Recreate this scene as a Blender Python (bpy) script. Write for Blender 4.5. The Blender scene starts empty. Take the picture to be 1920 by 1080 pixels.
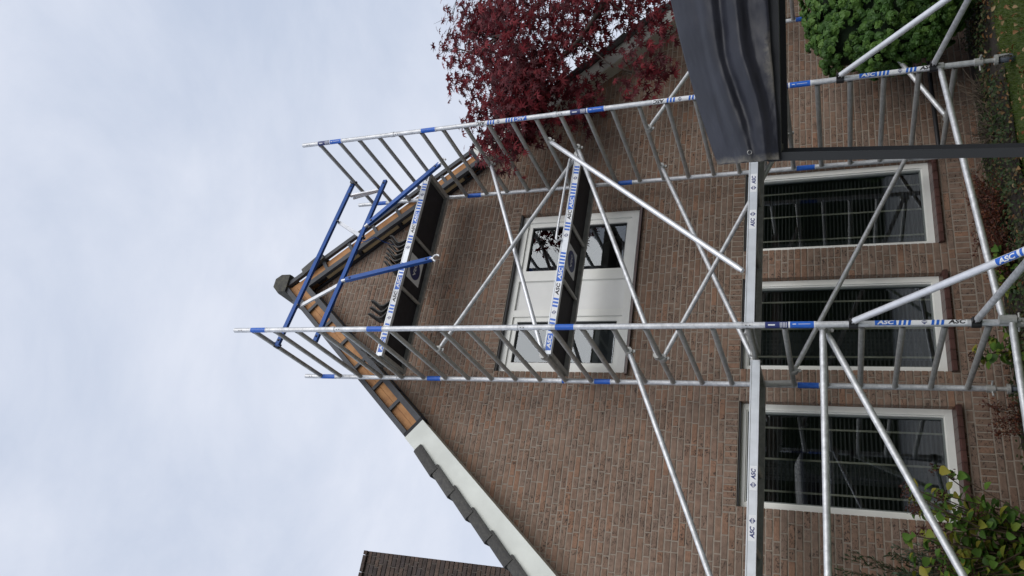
import bpy, bmesh, math, random
from mathutils import Vector, Matrix, noise
random.seed(11)
R = math.radians
SC = bpy.context.scene
COL = SC.collection

# ------------------------------------------------------------------ camera
CAM = Vector((-2.73927, -5.843016, 1.01317))
FWD = Vector((0.437132, 0.811447, 0.387904))
RGT = Vector((0.885762, -0.463222, -0.029169))
UPV = Vector((-0.156016, -0.356341, 0.921238))
cam = bpy.data.cameras.new('camera')
cam.sensor_fit = 'HORIZONTAL'; cam.sensor_width = 36.0
cam.lens = 1443.6 / 1920 * 36.0
cam.clip_start = 0.05; cam.clip_end = 2000
cam_o = bpy.data.objects.new('camera', cam); COL.objects.link(cam_o)
X_, Y_, Z_ = -UPV, RGT, -FWD          # the phone was held on its side: picture-left is up
cam_o.matrix_world = Matrix(((X_.x, Y_.x, Z_.x, CAM.x), (X_.y, Y_.y, Z_.y, CAM.y), (X_.z, Y_.z, Z_.z, CAM.z), (0, 0, 0, 1)))
SC.camera = cam_o

# ------------------------------------------------------------------ sky and sun
SUN_EL, SUN_AZ = 38.0, 172.0           # degrees; azimuth clockwise from +Y
world = bpy.data.worlds.new('World'); SC.world = world; world.use_nodes = True
nt = world.node_tree; nt.nodes.clear()
def N(tree, typ, **kw):
    n = tree.nodes.new(typ)
    for k, v in kw.items():
        if k.startswith('i_'):
            key = k[2:]
            n.inputs[int(key) if key.isdigit() else key.replace('_', ' ')].default_value = v
        else: setattr(n, k, v)
    return n
out = N(nt, 'ShaderNodeOutputWorld'); bg = N(nt, 'ShaderNodeBackground', i_Strength=0.093)
sky = N(nt, 'ShaderNodeTexSky', sky_type='NISHITA', sun_disc=False, sun_elevation=R(SUN_EL), sun_rotation=R(SUN_AZ), air_density=1.0, dust_density=4.0)
tc = N(nt, 'ShaderNodeTexCoord'); mp = N(nt, 'ShaderNodeMapping'); mp.inputs['Scale'].default_value = (1.0, 1.0, 2.2)
n1 = N(nt, 'ShaderNodeTexNoise', i_Scale=3.2, i_Detail=8.0, i_Roughness=0.58, i_Distortion=0.25)
n2 = N(nt, 'ShaderNodeTexNoise', i_Scale=0.9, i_Detail=3.0, i_Roughness=0.5)
ad = N(nt, 'ShaderNodeMath', operation='ADD')
rp = N(nt, 'ShaderNodeValToRGB')
rp.color_ramp.elements[0].position = 0.62; rp.color_ramp.elements[0].color = (5.60, 6.30, 7.75, 1)
rp.color_ramp.elements[1].position = 1.42; rp.color_ramp.elements[1].color = (7.95, 8.35, 9.4, 1)
dv = N(nt, 'ShaderNodeMath', operation='MULTIPLY', i_1=1.0)
mx = N(nt, 'ShaderNodeMixRGB', i_Fac=0.93)
L = nt.links.new
L(tc.outputs['Generated'], mp.inputs['Vector']); L(mp.outputs['Vector'], n1.inputs['Vector']); L(tc.outputs['Generated'], n2.inputs['Vector'])
L(n1.outputs['Fac'], ad.inputs[0]); L(n2.outputs['Fac'], ad.inputs[1]); L(ad.outputs[0], dv.inputs[0])
mr = N(nt, 'ShaderNodeMapRange'); mr.inputs[1].default_value = 0.0; mr.inputs[2].default_value = 2.0
L(dv.outputs[0], mr.inputs[0]); L(mr.outputs[0], rp.inputs['Fac'])
rp.color_ramp.elements[0].position = 0.40; rp.color_ramp.elements[1].position = 0.64
L(sky.outputs['Color'], mx.inputs['Color1']); L(rp.outputs['Color'], mx.inputs['Color2']); L(mx.outputs['Color'], bg.inputs['Color'])
L(bg.outputs['Background'], out.inputs['Surface'])

sun = bpy.data.lights.new('sun', 'SUN'); sun.energy = 1.5; sun.angle = R(60); sun.color = (1.0, 0.965, 0.92)
sun_o = bpy.data.objects.new('sun', sun); COL.objects.link(sun_o)
sd = Vector((math.sin(R(SUN_AZ)) * math.cos(R(SUN_EL)), math.cos(R(SUN_AZ)) * math.cos(R(SUN_EL)), math.sin(R(SUN_EL))))
sun_o.rotation_euler = (-sd).to_track_quat('-Z', 'Y').to_euler(); sun_o.location = (0, -10, 15)
SC.view_settings.view_transform = 'Standard'; SC.view_settings.look = 'None'
SC.view_settings.exposure = 0.18; SC.view_settings.gamma = 1.0; SC.view_settings.use_curve_mapping = False

# ------------------------------------------------------------------ materials
def mat(name, col, rough=0.6, metal=0.0, spec=0.5, var=0.0, scale=8.0, bump=0.0, bscale=40.0, island=0.0, col2=None, coords='Object'):
    m = bpy.data.materials.new(name); m.use_nodes = True; t = m.node_tree
    b = t.nodes['Principled BSDF']; l = t.links.new
    b.inputs['Roughness'].default_value = rough; b.inputs['Metallic'].default_value = metal
    b.inputs['Specular IOR Level'].default_value = spec
    b.inputs['Base Color'].default_value = (*col, 1)
    tcn = N(t, 'ShaderNodeTexCoord')
    last = None
    if var or col2:
        nz = N(t, 'ShaderNodeTexNoise', i_Scale=scale, i_Detail=6.0, i_Roughness=0.6)
        l(tcn.outputs[coords], nz.inputs['Vector'])
        cr = N(t, 'ShaderNodeValToRGB')
        c2 = col2 if col2 else tuple(min(1, c * (1 + var)) for c in col)
        c1 = col if col2 else tuple(c * (1 - var) for c in col)
        cr.color_ramp.elements[0].position = 0.35; cr.color_ramp.elements[0].color = (*c1, 1)
        cr.color_ramp.elements[1].position = 0.68; cr.color_ramp.elements[1].color = (*c2, 1)
        l(nz.outputs['Fac'], cr.inputs['Fac']); last = cr.outputs['Color']
    if island:
        g = N(t, 'ShaderNodeNewGeometry'); oi = N(t, 'ShaderNodeObjectInfo')
        a = N(t, 'ShaderNodeMath', operation='ADD'); fr = N(t, 'ShaderNodeMath', operation='FRACT')
        l(g.outputs['Random Per Island'], a.inputs[0]); l(oi.outputs['Random'], a.inputs[1]); l(a.outputs[0], fr.inputs[0])
        hs = N(t, 'ShaderNodeHueSaturation')
        mr_ = N(t, 'ShaderNodeMapRange'); mr_.inputs[3].default_value = 1 - island; mr_.inputs[4].default_value = 1 + island
        l(fr.outputs[0], mr_.inputs[0]); l(mr_.outputs[0], hs.inputs['Value'])
        if last: l(last, hs.inputs['Color'])
        else: hs.inputs['Color'].default_value = (*col, 1)
        last = hs.outputs['Color']
    if last: l(last, b.inputs['Base Color'])
    if bump:
        nb = N(t, 'ShaderNodeTexNoise', i_Scale=bscale, i_Detail=5.0); bp = N(t, 'ShaderNodeBump', i_Strength=bump, i_Distance=0.01)
        l(tcn.outputs[coords], nb.inputs['Vector']); l(nb.outputs['Fac'], bp.inputs['Height']); l(bp.outputs['Normal'], b.inputs['Normal'])
    return m

def brick_mat(name, ramp, dark=0.0):
    m = bpy.data.materials.new(name); m.use_nodes = True; t = m.node_tree; l = t.links.new
    b = t.nodes['Principled BSDF']; b.inputs['Roughness'].default_value = 0.9; b.inputs['Specular IOR Level'].default_value = 0.25
    g = N(t, 'ShaderNodeNewGeometry'); oi = N(t, 'ShaderNodeObjectInfo')
    a = N(t, 'ShaderNodeMath', operation='ADD'); fr = N(t, 'ShaderNodeMath', operation='FRACT')
    l(g.outputs['Random Per Island'], a.inputs[0]); l(oi.outputs['Random'], a.inputs[1]); l(a.outputs[0], fr.inputs[0])
    cr = N(t, 'ShaderNodeValToRGB'); e = cr.color_ramp.elements
    e[0].position = 0.0; e[0].color = (*ramp[0], 1); e[1].position = 1.0; e[1].color = (*ramp[-1], 1)
    for i, c in enumerate(ramp[1:-1]):
        k = cr.color_ramp.elements.new((i + 1) / (len(ramp) - 1)); k.color = (*c, 1)
    l(fr.outputs[0], cr.inputs['Fac'])
    # soft blotches
    nz = N(t, 'ShaderNodeTexNoise', i_Scale=14.0, i_Detail=6.0, i_Roughness=0.65); l(g.outputs['Position'], nz.inputs['Vector'])
    mr1 = N(t, 'ShaderNodeMapRange'); mr1.inputs[1].default_value = 0.3; mr1.inputs[2].default_value = 0.72; mr1.inputs[3].default_value = 0.74; mr1.inputs[4].default_value = 1.22
    l(nz.outputs['Fac'], mr1.inputs[0])
    mu = N(t, 'ShaderNodeMixRGB', blend_type='MULTIPLY', i_Fac=1.0); l(cr.outputs['Color'], mu.inputs['Color1']); l(mr1.outputs[0], mu.inputs['Color2'])
    # large weathering
    nw = N(t, 'ShaderNodeTexNoise', i_Scale=0.9, i_Detail=4.0); l(g.outputs['Position'], nw.inputs['Vector'])
    mr3 = N(t, 'ShaderNodeMapRange'); mr3.inputs[1].default_value = 0.3; mr3.inputs[2].default_value = 0.7; mr3.inputs[3].default_value = 0.80; mr3.inputs[4].default_value = 1.14
    l(nw.outputs['Fac'], mr3.inputs[0])
    mu3 = N(t, 'ShaderNodeMixRGB', blend_type='MULTIPLY', i_Fac=1.0); l(mu.outputs['Color'], mu3.inputs['Color1']); l(mr3.outputs[0], mu3.inputs['Color2'])
    # hand-moulded creases: short dark tears
    mp_ = N(t, 'ShaderNodeMapping'); mp_.inputs['Scale'].default_value = (30, 30, 44); mp_.inputs['Rotation'].default_value = (0, 0.5, 0)
    l(g.outputs['Position'], mp_.inputs['Vector'])
    nc = N(t, 'ShaderNodeTexNoise', i_Scale=1.0, i_Detail=3.0, i_Roughness=0.5, i_Distortion=1.6); l(mp_.outputs['Vector'], nc.inputs['Vector'])
    sel = N(t, 'ShaderNodeTexNoise', i_Scale=5.5, i_Detail=2.0); l(g.outputs['Position'], sel.inputs['Vector'])
    mrs = N(t, 'ShaderNodeMapRange'); mrs.inputs[1].default_value = 0.40; mrs.inputs[2].default_value = 0.55; mrs.inputs[3].default_value = 0.0; mrs.inputs[4].default_value = 1.0
    l(sel.outputs['Fac'], mrs.inputs[0])
    mrc = N(t, 'ShaderNodeMapRange'); mrc.inputs[1].default_value = 0.55; mrc.inputs[2].default_value = 0.62; mrc.inputs[3].default_value = 0.0; mrc.inputs[4].default_value = 0.85
    l(nc.outputs['Fac'], mrc.inputs[0])
    mm = N(t, 'ShaderNodeMath', operation='MULTIPLY'); l(mrs.outputs[0], mm.inputs[0]); l(mrc.outputs[0], mm.inputs[1])
    mx_ = N(t, 'ShaderNodeMixRGB', i_Color2=(0.045, 0.034, 0.030, 1)); l(mm.outputs[0], mx_.inputs['Fac']); l(mu3.outputs['Color'], mx_.inputs['Color1'])
    l(mx_.outputs['Color'], b.inputs['Base Color'])
    bp = N(t, 'ShaderNodeBump', i_Strength=0.55, i_Distance=0.008)
    iv = N(t, 'ShaderNodeMath', operation='SUBTRACT', i_0=1.0); l(mm.outputs[0], iv.inputs[1])
    ad_ = N(t, 'ShaderNodeMath', operation='MULTIPLY'); l(iv.outputs[0], ad_.inputs[0])
    nb = N(t, 'ShaderNodeTexNoise', i_Scale=70.0, i_Detail=4.0); l(g.outputs['Position'], nb.inputs['Vector']); l(nb.outputs['Fac'], ad_.inputs[1])
    l(ad_.outputs[0], bp.inputs['Height']); l(bp.outputs['Normal'], b.inputs['Normal'])
    return m

def glass_mat():
    m = bpy.data.materials.new('window_glass'); m.use_nodes = True; t = m.node_tree; t.nodes.clear(); l = t.links.new
    o = N(t, 'ShaderNodeOutputMaterial'); tr = N(t, 'ShaderNodeBsdfTransparent', i_Color=(0.80, 0.85, 0.84, 1))
    gl = N(t, 'ShaderNodeBsdfGlossy', i_Roughness=0.015, i_Color=(0.90, 0.96, 1.0, 1)); fr = N(t, 'ShaderNodeFresnel', i_IOR=2.15); ms = N(t, 'ShaderNodeMixShader')
    tcn = N(t, 'ShaderNodeTexCoord'); nb = N(t, 'ShaderNodeTexNoise', i_Scale=1.3, i_Detail=1.0); bp = N(t, 'ShaderNodeBump', i_Strength=0.03, i_Distance=0.03)
    l(tcn.outputs['Object'], nb.inputs['Vector']); l(nb.outputs['Fac'], bp.inputs['Height']); l(bp.outputs['Normal'], gl.inputs['Normal'])
    l(fr.outputs[0], ms.inputs['Fac']); l(tr.outputs[0], ms.inputs[1]); l(gl.outputs[0], ms.inputs[2]); l(ms.outputs[0], o.inputs['Surface'])
    return m

def leaf_mat(name, c1, c2, c3, rough=0.55, trans=0.35):
    m = bpy.data.materials.new(name); m.use_nodes = True; t = m.node_tree; l = t.links.new
    b = t.nodes['Principled BSDF']; o = t.nodes['Material Output']
    b.inputs['Roughness'].default_value = rough; b.inputs['Specular IOR Level'].default_value = 0.35
    g = N(t, 'ShaderNodeNewGeometry'); cr = N(t, 'ShaderNodeValToRGB'); e = cr.color_ramp.elements
    e[0].color = (*c1, 1); e[1].color = (*c3, 1); k = e.new(0.55); k.color = (*c2, 1)
    l(g.outputs['Random Per Island'], cr.inputs['Fac']); l(cr.outputs['Color'], b.inputs['Base Color'])
    tl = N(t, 'ShaderNodeBsdfTranslucent'); l(cr.outputs['Color'], tl.inputs['Color'])
    ms = N(t, 'ShaderNodeMixShader', i_Fac=trans); l(b.outputs[0], ms.inputs[1]); l(tl.outputs[0], ms.inputs[2]); l(ms.outputs[0], o.inputs['Surface'])
    return m

M = {}
M['brick'] = brick_mat('hand_moulded_brick', [(0.222, 0.154, 0.115), (0.240, 0.164, 0.121), (0.226, 0.160, 0.122), (0.246, 0.159, 0.112), (0.212, 0.150, 0.115), (0.275, 0.160, 0.105), (0.230, 0.163, 0.124)])
M['old_brick'] = brick_mat('sooty_chimney_brick', [(0.06, 0.050, 0.048), (0.10, 0.074, 0.062), (0.12, 0.085, 0.068), (0.075, 0.062, 0.06)])
M['mortar'] = mat('lime_mortar', (0.282, 0.238, 0.192), 0.95, var=0.15, scale=25, bump=0.4, bscale=120)
M['old_mortar'] = mat('old_mortar', (0.13, 0.115, 0.10), 0.95, var=0.2, scale=25)
M['frame'] = mat('cream_window_paint', (0.81, 0.81, 0.76), 0.42, var=0.05, scale=3)
M['panel'] = mat('cream_panel', (0.78, 0.78, 0.75), 0.5, var=0.04, scale=2)
M['gasket'] = mat('black_gasket', (0.02, 0.022, 0.022), 0.6)
M['bead'] = mat('shaded_glazing_bead', (0.17, 0.19, 0.18), 0.5, var=0.1, scale=3)  # greyish-green bead, with the shadow of its recess put into the tone
M['glass'] = glass_mat()
M['sill'] = mat('brown_glazed_sill', (0.075, 0.034, 0.028), 0.28, var=0.25, scale=12, island=0.18)
M['slat'] = mat('dark_blind_slat', (0.20, 0.20, 0.20), 0.5)
M['tape'] = mat('cream_ladder_tape', (0.72, 0.69, 0.56), 0.85)
M['board'] = mat('pale_green_white_board', (0.70, 0.725, 0.67), 0.5, var=0.07, scale=3.5)
M['soffit'] = mat('grey_beige_soffit', (0.56, 0.54, 0.46), 0.6, var=0.08, scale=3)
M['timber'] = mat('fresh_orange_timber', (0.50, 0.25, 0.095), 0.7, scale=6, col2=(0.30, 0.135, 0.05), bump=0.2, bscale=30)
M['plywood'] = mat('pale_plywood', (0.50, 0.39, 0.22), 0.75, var=0.12, scale=5)
M['rail'] = mat('dark_painted_lath', (0.050, 0.054, 0.062), 0.6, var=0.2, scale=8)
M['tar'] = mat('black_felt', (0.018, 0.019, 0.024), 0.75, var=0.25, scale=9)
M['tile'] = mat('weathered_black_tile', (0.036, 0.035, 0.035), 0.62, col2=(0.070, 0.068, 0.058), scale=26, island=0.22, bump=0.3, bscale=60)
M['lichen_tile'] = mat('lichen_spotted_ridge', (0.045, 0.045, 0.043), 0.8, scale=22, col2=(0.105, 0.10, 0.075), bump=0.3)
M['alu'] = mat('dull_aluminium', (0.62, 0.63, 0.64), 0.5, metal=0.55, var=0.20, scale=22, bump=0.05, bscale=80)
M['alu_worn'] = mat('grey_worn_aluminium', (0.44, 0.44, 0.42), 0.55, metal=0.5, var=0.16, scale=20, bump=0.06, bscale=80)
M['alu_bright'] = mat('bright_aluminium', (0.74, 0.75, 0.77), 0.44, metal=0.55, var=0.08, scale=14)
M['alu_face'] = mat('milled_aluminium_face', (0.62, 0.65, 0.68), 0.40, metal=0.45, var=0.07, scale=10)
M['steel_dark'] = mat('black_clamp', (0.018, 0.018, 0.02), 0.45, var=0.2)
M['blue_rail'] = mat('blue_anodised_rail', (0.012, 0.075, 0.30), 0.38, metal=0.2, var=0.12, scale=10)
M['deck'] = mat('black_deck_plywood', (0.020, 0.018, 0.022), 0.7, var=0.25, scale=12, bump=0.15)
M['s_white'] = mat('sticker_white', (0.78, 0.79, 0.80), 0.35)
M['s_blue'] = mat('sticker_blue', (0.015, 0.125, 0.56), 0.35, var=0.08, scale=30)
M['s_black'] = mat('sticker_black', (0.015, 0.015, 0.02), 0.4)
M['s_navy'] = mat('sticker_navy', (0.018, 0.030, 0.15), 0.35)
STK = [M['s_white'], M['s_blue'], M['s_black'], M['s_navy']]
M['rubber'] = mat('blue_grey_tyre', (0.055, 0.068, 0.085), 0.6, var=0.2)
M['tarp'] = mat('navy_black_tarpaulin', (0.0135, 0.0145, 0.0225), 0.42, spec=0.42, var=0.25, scale=4, bump=0.12, bscale=18)
def tarp_dirt():
    t = M['tarp'].node_tree; l = t.links.new; b = t.nodes['Principled BSDF']; src = b.inputs['Base Color'].links[0].from_socket
    at = N(t, 'ShaderNodeAttribute', attribute_name='dirt'); tcn = N(t, 'ShaderNodeTexCoord')
    n_ = N(t, 'ShaderNodeTexNoise', i_Scale=34.0, i_Detail=7.0, i_Roughness=0.7, i_Distortion=0.8); l(tcn.outputs['Object'], n_.inputs['Vector'])
    mu = N(t, 'ShaderNodeMath', operation='MULTIPLY'); l(at.outputs['Fac'], mu.inputs[0]); l(n_.outputs['Fac'], mu.inputs[1])
    mr_ = N(t, 'ShaderNodeMapRange'); mr_.inputs[1].default_value = 0.20; mr_.inputs[2].default_value = 0.50; mr_.inputs[4].default_value = 0.75; l(mu.outputs[0], mr_.inputs[0])
    mx_ = N(t, 'ShaderNodeMixRGB', i_Color2=(0.15, 0.135, 0.105, 1)); l(mr_.outputs[0], mx_.inputs['Fac']); l(src, mx_.inputs['Color1']); l(mx_.outputs['Color'], b.inputs['Base Color'])
tarp_dirt()
M['black_steel'] = mat('black_powder_coat', (0.020, 0.021, 0.023), 0.45)
M['grey_steel'] = mat('dark_grey_coat', (0.033, 0.035, 0.037), 0.42)
M['chrome'] = mat('eyelet_metal', (0.35, 0.34, 0.32), 0.4, metal=1.0)
M['bark'] = mat('maple_bark', (0.060, 0.045, 0.038), 0.9, var=0.35, scale=18, bump=0.5, bscale=30)
M['maple'] = leaf_mat('red_maple_leaf', (0.058, 0.011, 0.014), (0.135, 0.017, 0.025), (0.29, 0.034, 0.042), trans=0.4)
M['cypress'] = leaf_mat('cypress_green', (0.028, 0.070, 0.013), (0.052, 0.122, 0.021), (0.105, 0.195, 0.034), trans=0.15)
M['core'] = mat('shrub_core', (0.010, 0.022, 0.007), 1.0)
M['hyd'] = leaf_mat('hydrangea_leaf', (0.048, 0.105, 0.018), (0.10, 0.195, 0.028), (0.30, 0.26, 0.038), trans=0.3)
M['hyd_dry'] = leaf_mat('dried_flower_head', (0.040, 0.016, 0.014), (0.075, 0.028, 0.022), (0.10, 0.05, 0.03), trans=0.2)
M['stem'] = mat('brown_stem', (0.085, 0.058, 0.036), 0.9, var=0.3)
M['dry'] = mat('dry_twig', (0.150, 0.118, 0.085), 0.95, var=0.35, scale=10, island=0.4)
M['barberry'] = leaf_mat('rust_red_leaf', (0.055, 0.014, 0.014), (0.11, 0.032, 0.018), (0.17, 0.062, 0.022), trans=0.3)
M['yew'] = leaf_mat('dark_needle', (0.014, 0.026, 0.010), (0.026, 0.045, 0.016), (0.05, 0.068, 0.028), trans=0.1)
M['grey_leaf'] = leaf_mat('grey_green_leaf', (0.045, 0.070, 0.045), (0.07, 0.105, 0.065), (0.11, 0.14, 0.09), trans=0.2)
M['ivy'] = leaf_mat('ground_cover_leaf', (0.020, 0.042, 0.012), (0.040, 0.070, 0.020), (0.085, 0.060, 0.028), trans=0.2)
M['litter'] = leaf_mat('fallen_leaf', (0.17, 0.065, 0.025), (0.24, 0.13, 0.05), (0.32, 0.23, 0.12), trans=0.2)
M['grass'] = leaf_mat('lawn_grass', (0.045, 0.085, 0.010), (0.075, 0.125, 0.014), (0.12, 0.155, 0.022), trans=0.3)
M['lawn'] = mat('mossy_lawn', (0.045, 0.075, 0.014), 0.95, scale=5, col2=(0.075, 0.090, 0.020), bump=0.5, bscale=60)
M['soil'] = mat('damp_soil', (0.026, 0.020, 0.015), 0.95, var=0.35, scale=14, bump=0.6, bscale=40)
M['ground'] = mat('garden_ground', (0.16, 0.155, 0.135), 0.95, var=0.2, scale=0.4)
M['paving'] = mat('pale_bounce_paving', (0.34, 0.33, 0.31), 0.9, var=0.15, scale=3)
M['unseen_hedge'] = leaf_mat('hedge_leaf', (0.012, 0.024, 0.008), (0.022, 0.040, 0.012), (0.04, 0.06, 0.018), trans=0.15)
M['room'] = mat('dim_plaster', (0.20, 0.19, 0.17), 0.9)
M['room_floor'] = mat('dark_wood_floor', (0.05, 0.035, 0.025), 0.6)
M['curtain'] = mat('grey_net_curtain', (0.30, 0.31, 0.33), 0.9)
M['rope'] = mat('blue_rope', (0.03, 0.09, 0.30), 0.7)
M['strip_dark'] = mat('dark_head_strip', (0.03, 0.03, 0.032), 0.6)  # plain dark tone for the strips under the window heads

# ------------------------------------------------------------------ geometry helpers
WL = {}
class MB:
    def __init__(s): s.v = []; s.f = []; s.m = []; s.s = []
    def add(s, vs, fs, mi=0, smooth=False):
        o = len(s.v); s.v.extend([tuple(v) for v in vs])
        for f in fs: s.f.append(tuple(i + o for i in f)); s.m.append(mi); s.s.append(smooth)
        return s
    def hexa(s, c, mi=0):      # c: bottom 0-3 counter-clockwise, top 4-7
        return s.add(c, [(0, 3, 2, 1), (4, 5, 6, 7), (0, 1, 5, 4), (1, 2, 6, 5), (2, 3, 7, 6), (3, 0, 4, 7)], mi)
    def box(s, x0, x1, y0, y1, z0, z1, mi=0):
        return s.hexa([(x0, y0, z0), (x1, y0, z0), (x1, y1, z0), (x0, y1, z0), (x0, y0, z1), (x1, y0, z1), (x1, y1, z1), (x0, y1, z1)], mi)
    def bar(s, p0, p1, w, h, mi=0, up=(0, 0, 1)):
        p0 = Vector(p0); p1 = Vector(p1); d = (p1 - p0).normalized(); u = Vector(up)
        if abs(d.dot(u)) > 0.98: u = Vector((0, 1, 0))
        a = d.cross(u).normalized(); b = a.cross(d)
        c = []
        for q in (p0, p1):
            c += [q - a * w / 2 - b * h / 2, q + a * w / 2 - b * h / 2, q + a * w / 2 + b * h / 2, q - a * w / 2 + b * h / 2]
        return s.add(c, [(0, 1, 2, 3), (7, 6, 5, 4), (0, 4, 5, 1), (1, 5, 6, 2), (2, 6, 7, 3), (3, 7, 4, 0)], mi)
    def tube(s, pts, r, n=12, mi=0, caps=True):
        pts = [Vector(p) for p in pts]; rs = r if isinstance(r, (list, tuple)) else [r] * len(pts)
        vs = []
        for i, p in enumerate(pts):
            d = (pts[min(i + 1, len(pts) - 1)] - pts[max(i - 1, 0)]).normalized()
            u = Vector((0, 0, 1)) if abs(d.z) < 0.9 else Vector((0, 1, 0))
            a = d.cross(u).normalized(); b = a.cross(d)
            for k in range(n):
                t = 2 * math.pi * k / n; vs.append(p + (a * math.cos(t) + b * math.sin(t)) * rs[i])
        fs = []
        for i in range(len(pts) - 1):
            for k in range(n): fs.append((i * n + k, i * n + (k + 1) % n, (i + 1) * n + (k + 1) % n, (i + 1) * n + k))
        s.add(vs, fs, mi, True)
        if caps:
            s.add(vs[:n], [tuple(range(n))[::-1]], mi); s.add(vs[-n:], [tuple(range(n))], mi)
        return s
    def build(s, name, mats, parent=None, origin=None):
        if origin is None: origin = WL[parent] if parent else Vector((0, 0, 0))
        origin = Vector(origin)
        me = bpy.data.meshes.new(name)
        me.from_pydata([(a - origin.x, b - origin.y, c - origin.z) for a, b, c in s.v], [], s.f)
        for m_ in (mats if isinstance(mats, (list, tuple)) else [mats]): me.materials.append(m_)
        me.polygons.foreach_set('material_index', s.m); me.polygons.foreach_set('use_smooth', s.s)
        me.update()
        return link(name, me, parent, origin)
def link(name, data, parent=None, origin=(0, 0, 0)):
    o = bpy.data.objects.new(name, data); COL.objects.link(o); origin = Vector(origin)
    if parent: o.parent = parent; o.location = origin - WL[parent]
    else: o.location = origin
    WL[o] = origin
    return o
def tag(o, label=None, cat=None, group=None, kind=None):
    if label: o['label'] = label
    if cat: o['category'] = cat
    if group: o['group'] = group
    if kind: o['kind'] = kind
    return o
def thing(name, loc, label, cat, group=None):
    return tag(link(name, None, None, loc), label, cat, group)
def V(*a): return Vector(a)

# ------------------------------------------------------------------ setting
GZ = -0.47
YW = 1.58            # face of the brick gable
m = MB(); S = 400
m.add([(-S, -S, GZ), (S, -S, GZ), (S, S, GZ), (-S, S, GZ)], [(0, 1, 2, 3)])
tag(m.build('ground', M['ground']), kind='structure')
m = MB(); nx, ny = 60, 60
def gh(x, y): return 0.018 * math.sin(x * 2.1 + 1) * math.cos(y * 1.7) + 0.012 * math.sin(x * 5.3) * math.sin(y * 4.1 + 2)
def grid(m, x0, x1, y0, y1, nx, ny, zf):
    vs = [(x0 + (x1 - x0) * i / nx, y0 + (y1 - y0) * j / ny, zf(x0 + (x1 - x0) * i / nx, y0 + (y1 - y0) * j / ny)) for j in range(ny + 1) for i in range(nx + 1)]
    fs = [(j * (nx + 1) + i, j * (nx + 1) + i + 1, (j + 1) * (nx + 1) + i + 1, (j + 1) * (nx + 1) + i) for j in range(ny) for i in range(nx)]
    m.add(vs, fs, 0, True)
grid(m, -12, 12, -2.6, 0.46, 120, 30, lambda x, y: GZ + 0.025 + gh(x, y))
tag(m.build('lawn', M['lawn']), kind='structure')
m = MB(); m.box(-12, 14, -12.5, -2.62, GZ + .004, GZ + .05)
tag(m.build('unseen_bounce_paving', M['paving']), kind='structure')  # unseen pale surface added to bounce light up to soffit and wall
m = MB(); grid(m, -8, 9, 0.42, 1.62, 120, 12, lambda x, y: GZ + 0.02 + 0.03 * random.random() + 0.03 * (y - 0.4))
tag(m.build('planting_bed', M['soil']), kind='structure')

# ================================================================== HOUSE
XA, ZI, TA = 1.29, 7.40, 1.217            # apex of the verge's inner edge, tan of the pitch
AL = math.atan(TA); CA, SA = math.cos(AL), math.sin(AL)
XL, XR = -3.1, 2 * XA + 3.1
ZE = ZI - TA * (XA - XL)
house = thing('house', (XA, YW, GZ), 'brown brick gable house with three tall ground floor windows behind the scaffold', 'house')
P_ = 0.064; HG = 1.918                     # course pitch, head of ground floor windows
C_ = lambda n: HG + n * P_
GW = [(-1.095, -0.075), (0.262, 1.282), (1.618, 2.638)]
ZS = C_(-29)                               # bottom of ground openings
UW = (0.205, 2.292, C_(18), C_(42))
NICHE = (3.97, 4.95, C_(-14), C_(8))
openings = [(a, b, ZS, HG) for a, b in GW] + [UW]

def gable_top(x): return ZI - TA * abs(x - XA)
# mortar slab with openings (a filled 2D curve with holes)
cu = bpy.data.curves.new('wall_outline', 'CURVE'); cu.dimensions = '2D'; cu.fill_mode = 'BOTH'; cu.extrude = 0.055
def spl(pts):
    sp = cu.splines.new('POLY'); sp.points.add(len(pts) - 1)
    for q, (x, z) in zip(sp.points, pts): q.co = (x, z, 0, 1)
    sp.use_cyclic_u = True
e_ = 0.003
spl([(XL, -0.62), (XR, -0.62), (XR, gable_top(XR) + .02), (XA, ZI + .02), (XL, gable_top(XL) + .02)])
for a, b, c, d in openings + [NICHE]: spl([(a - e_, c - e_), (b + e_, c - e_), (b + e_, d + e_), (a - e_, d + e_)])
tmp = bpy.data.objects.new('tmp', cu); COL.objects.link(tmp)
bpy.context.view_layer.update()
me = bpy.data.meshes.new_from_object(tmp.evaluated_get(bpy.context.evaluated_depsgraph_get()))
bpy.data.objects.remove(tmp)
for v in me.vertices: v.co = (v.co.x - XA, v.co.z + YW + 0.0045 + 0.055 - YW, v.co.y - GZ)
me.materials.clear(); me.materials.append(M['mortar'])
wall = link('wall', me, house, WL[house])

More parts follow.
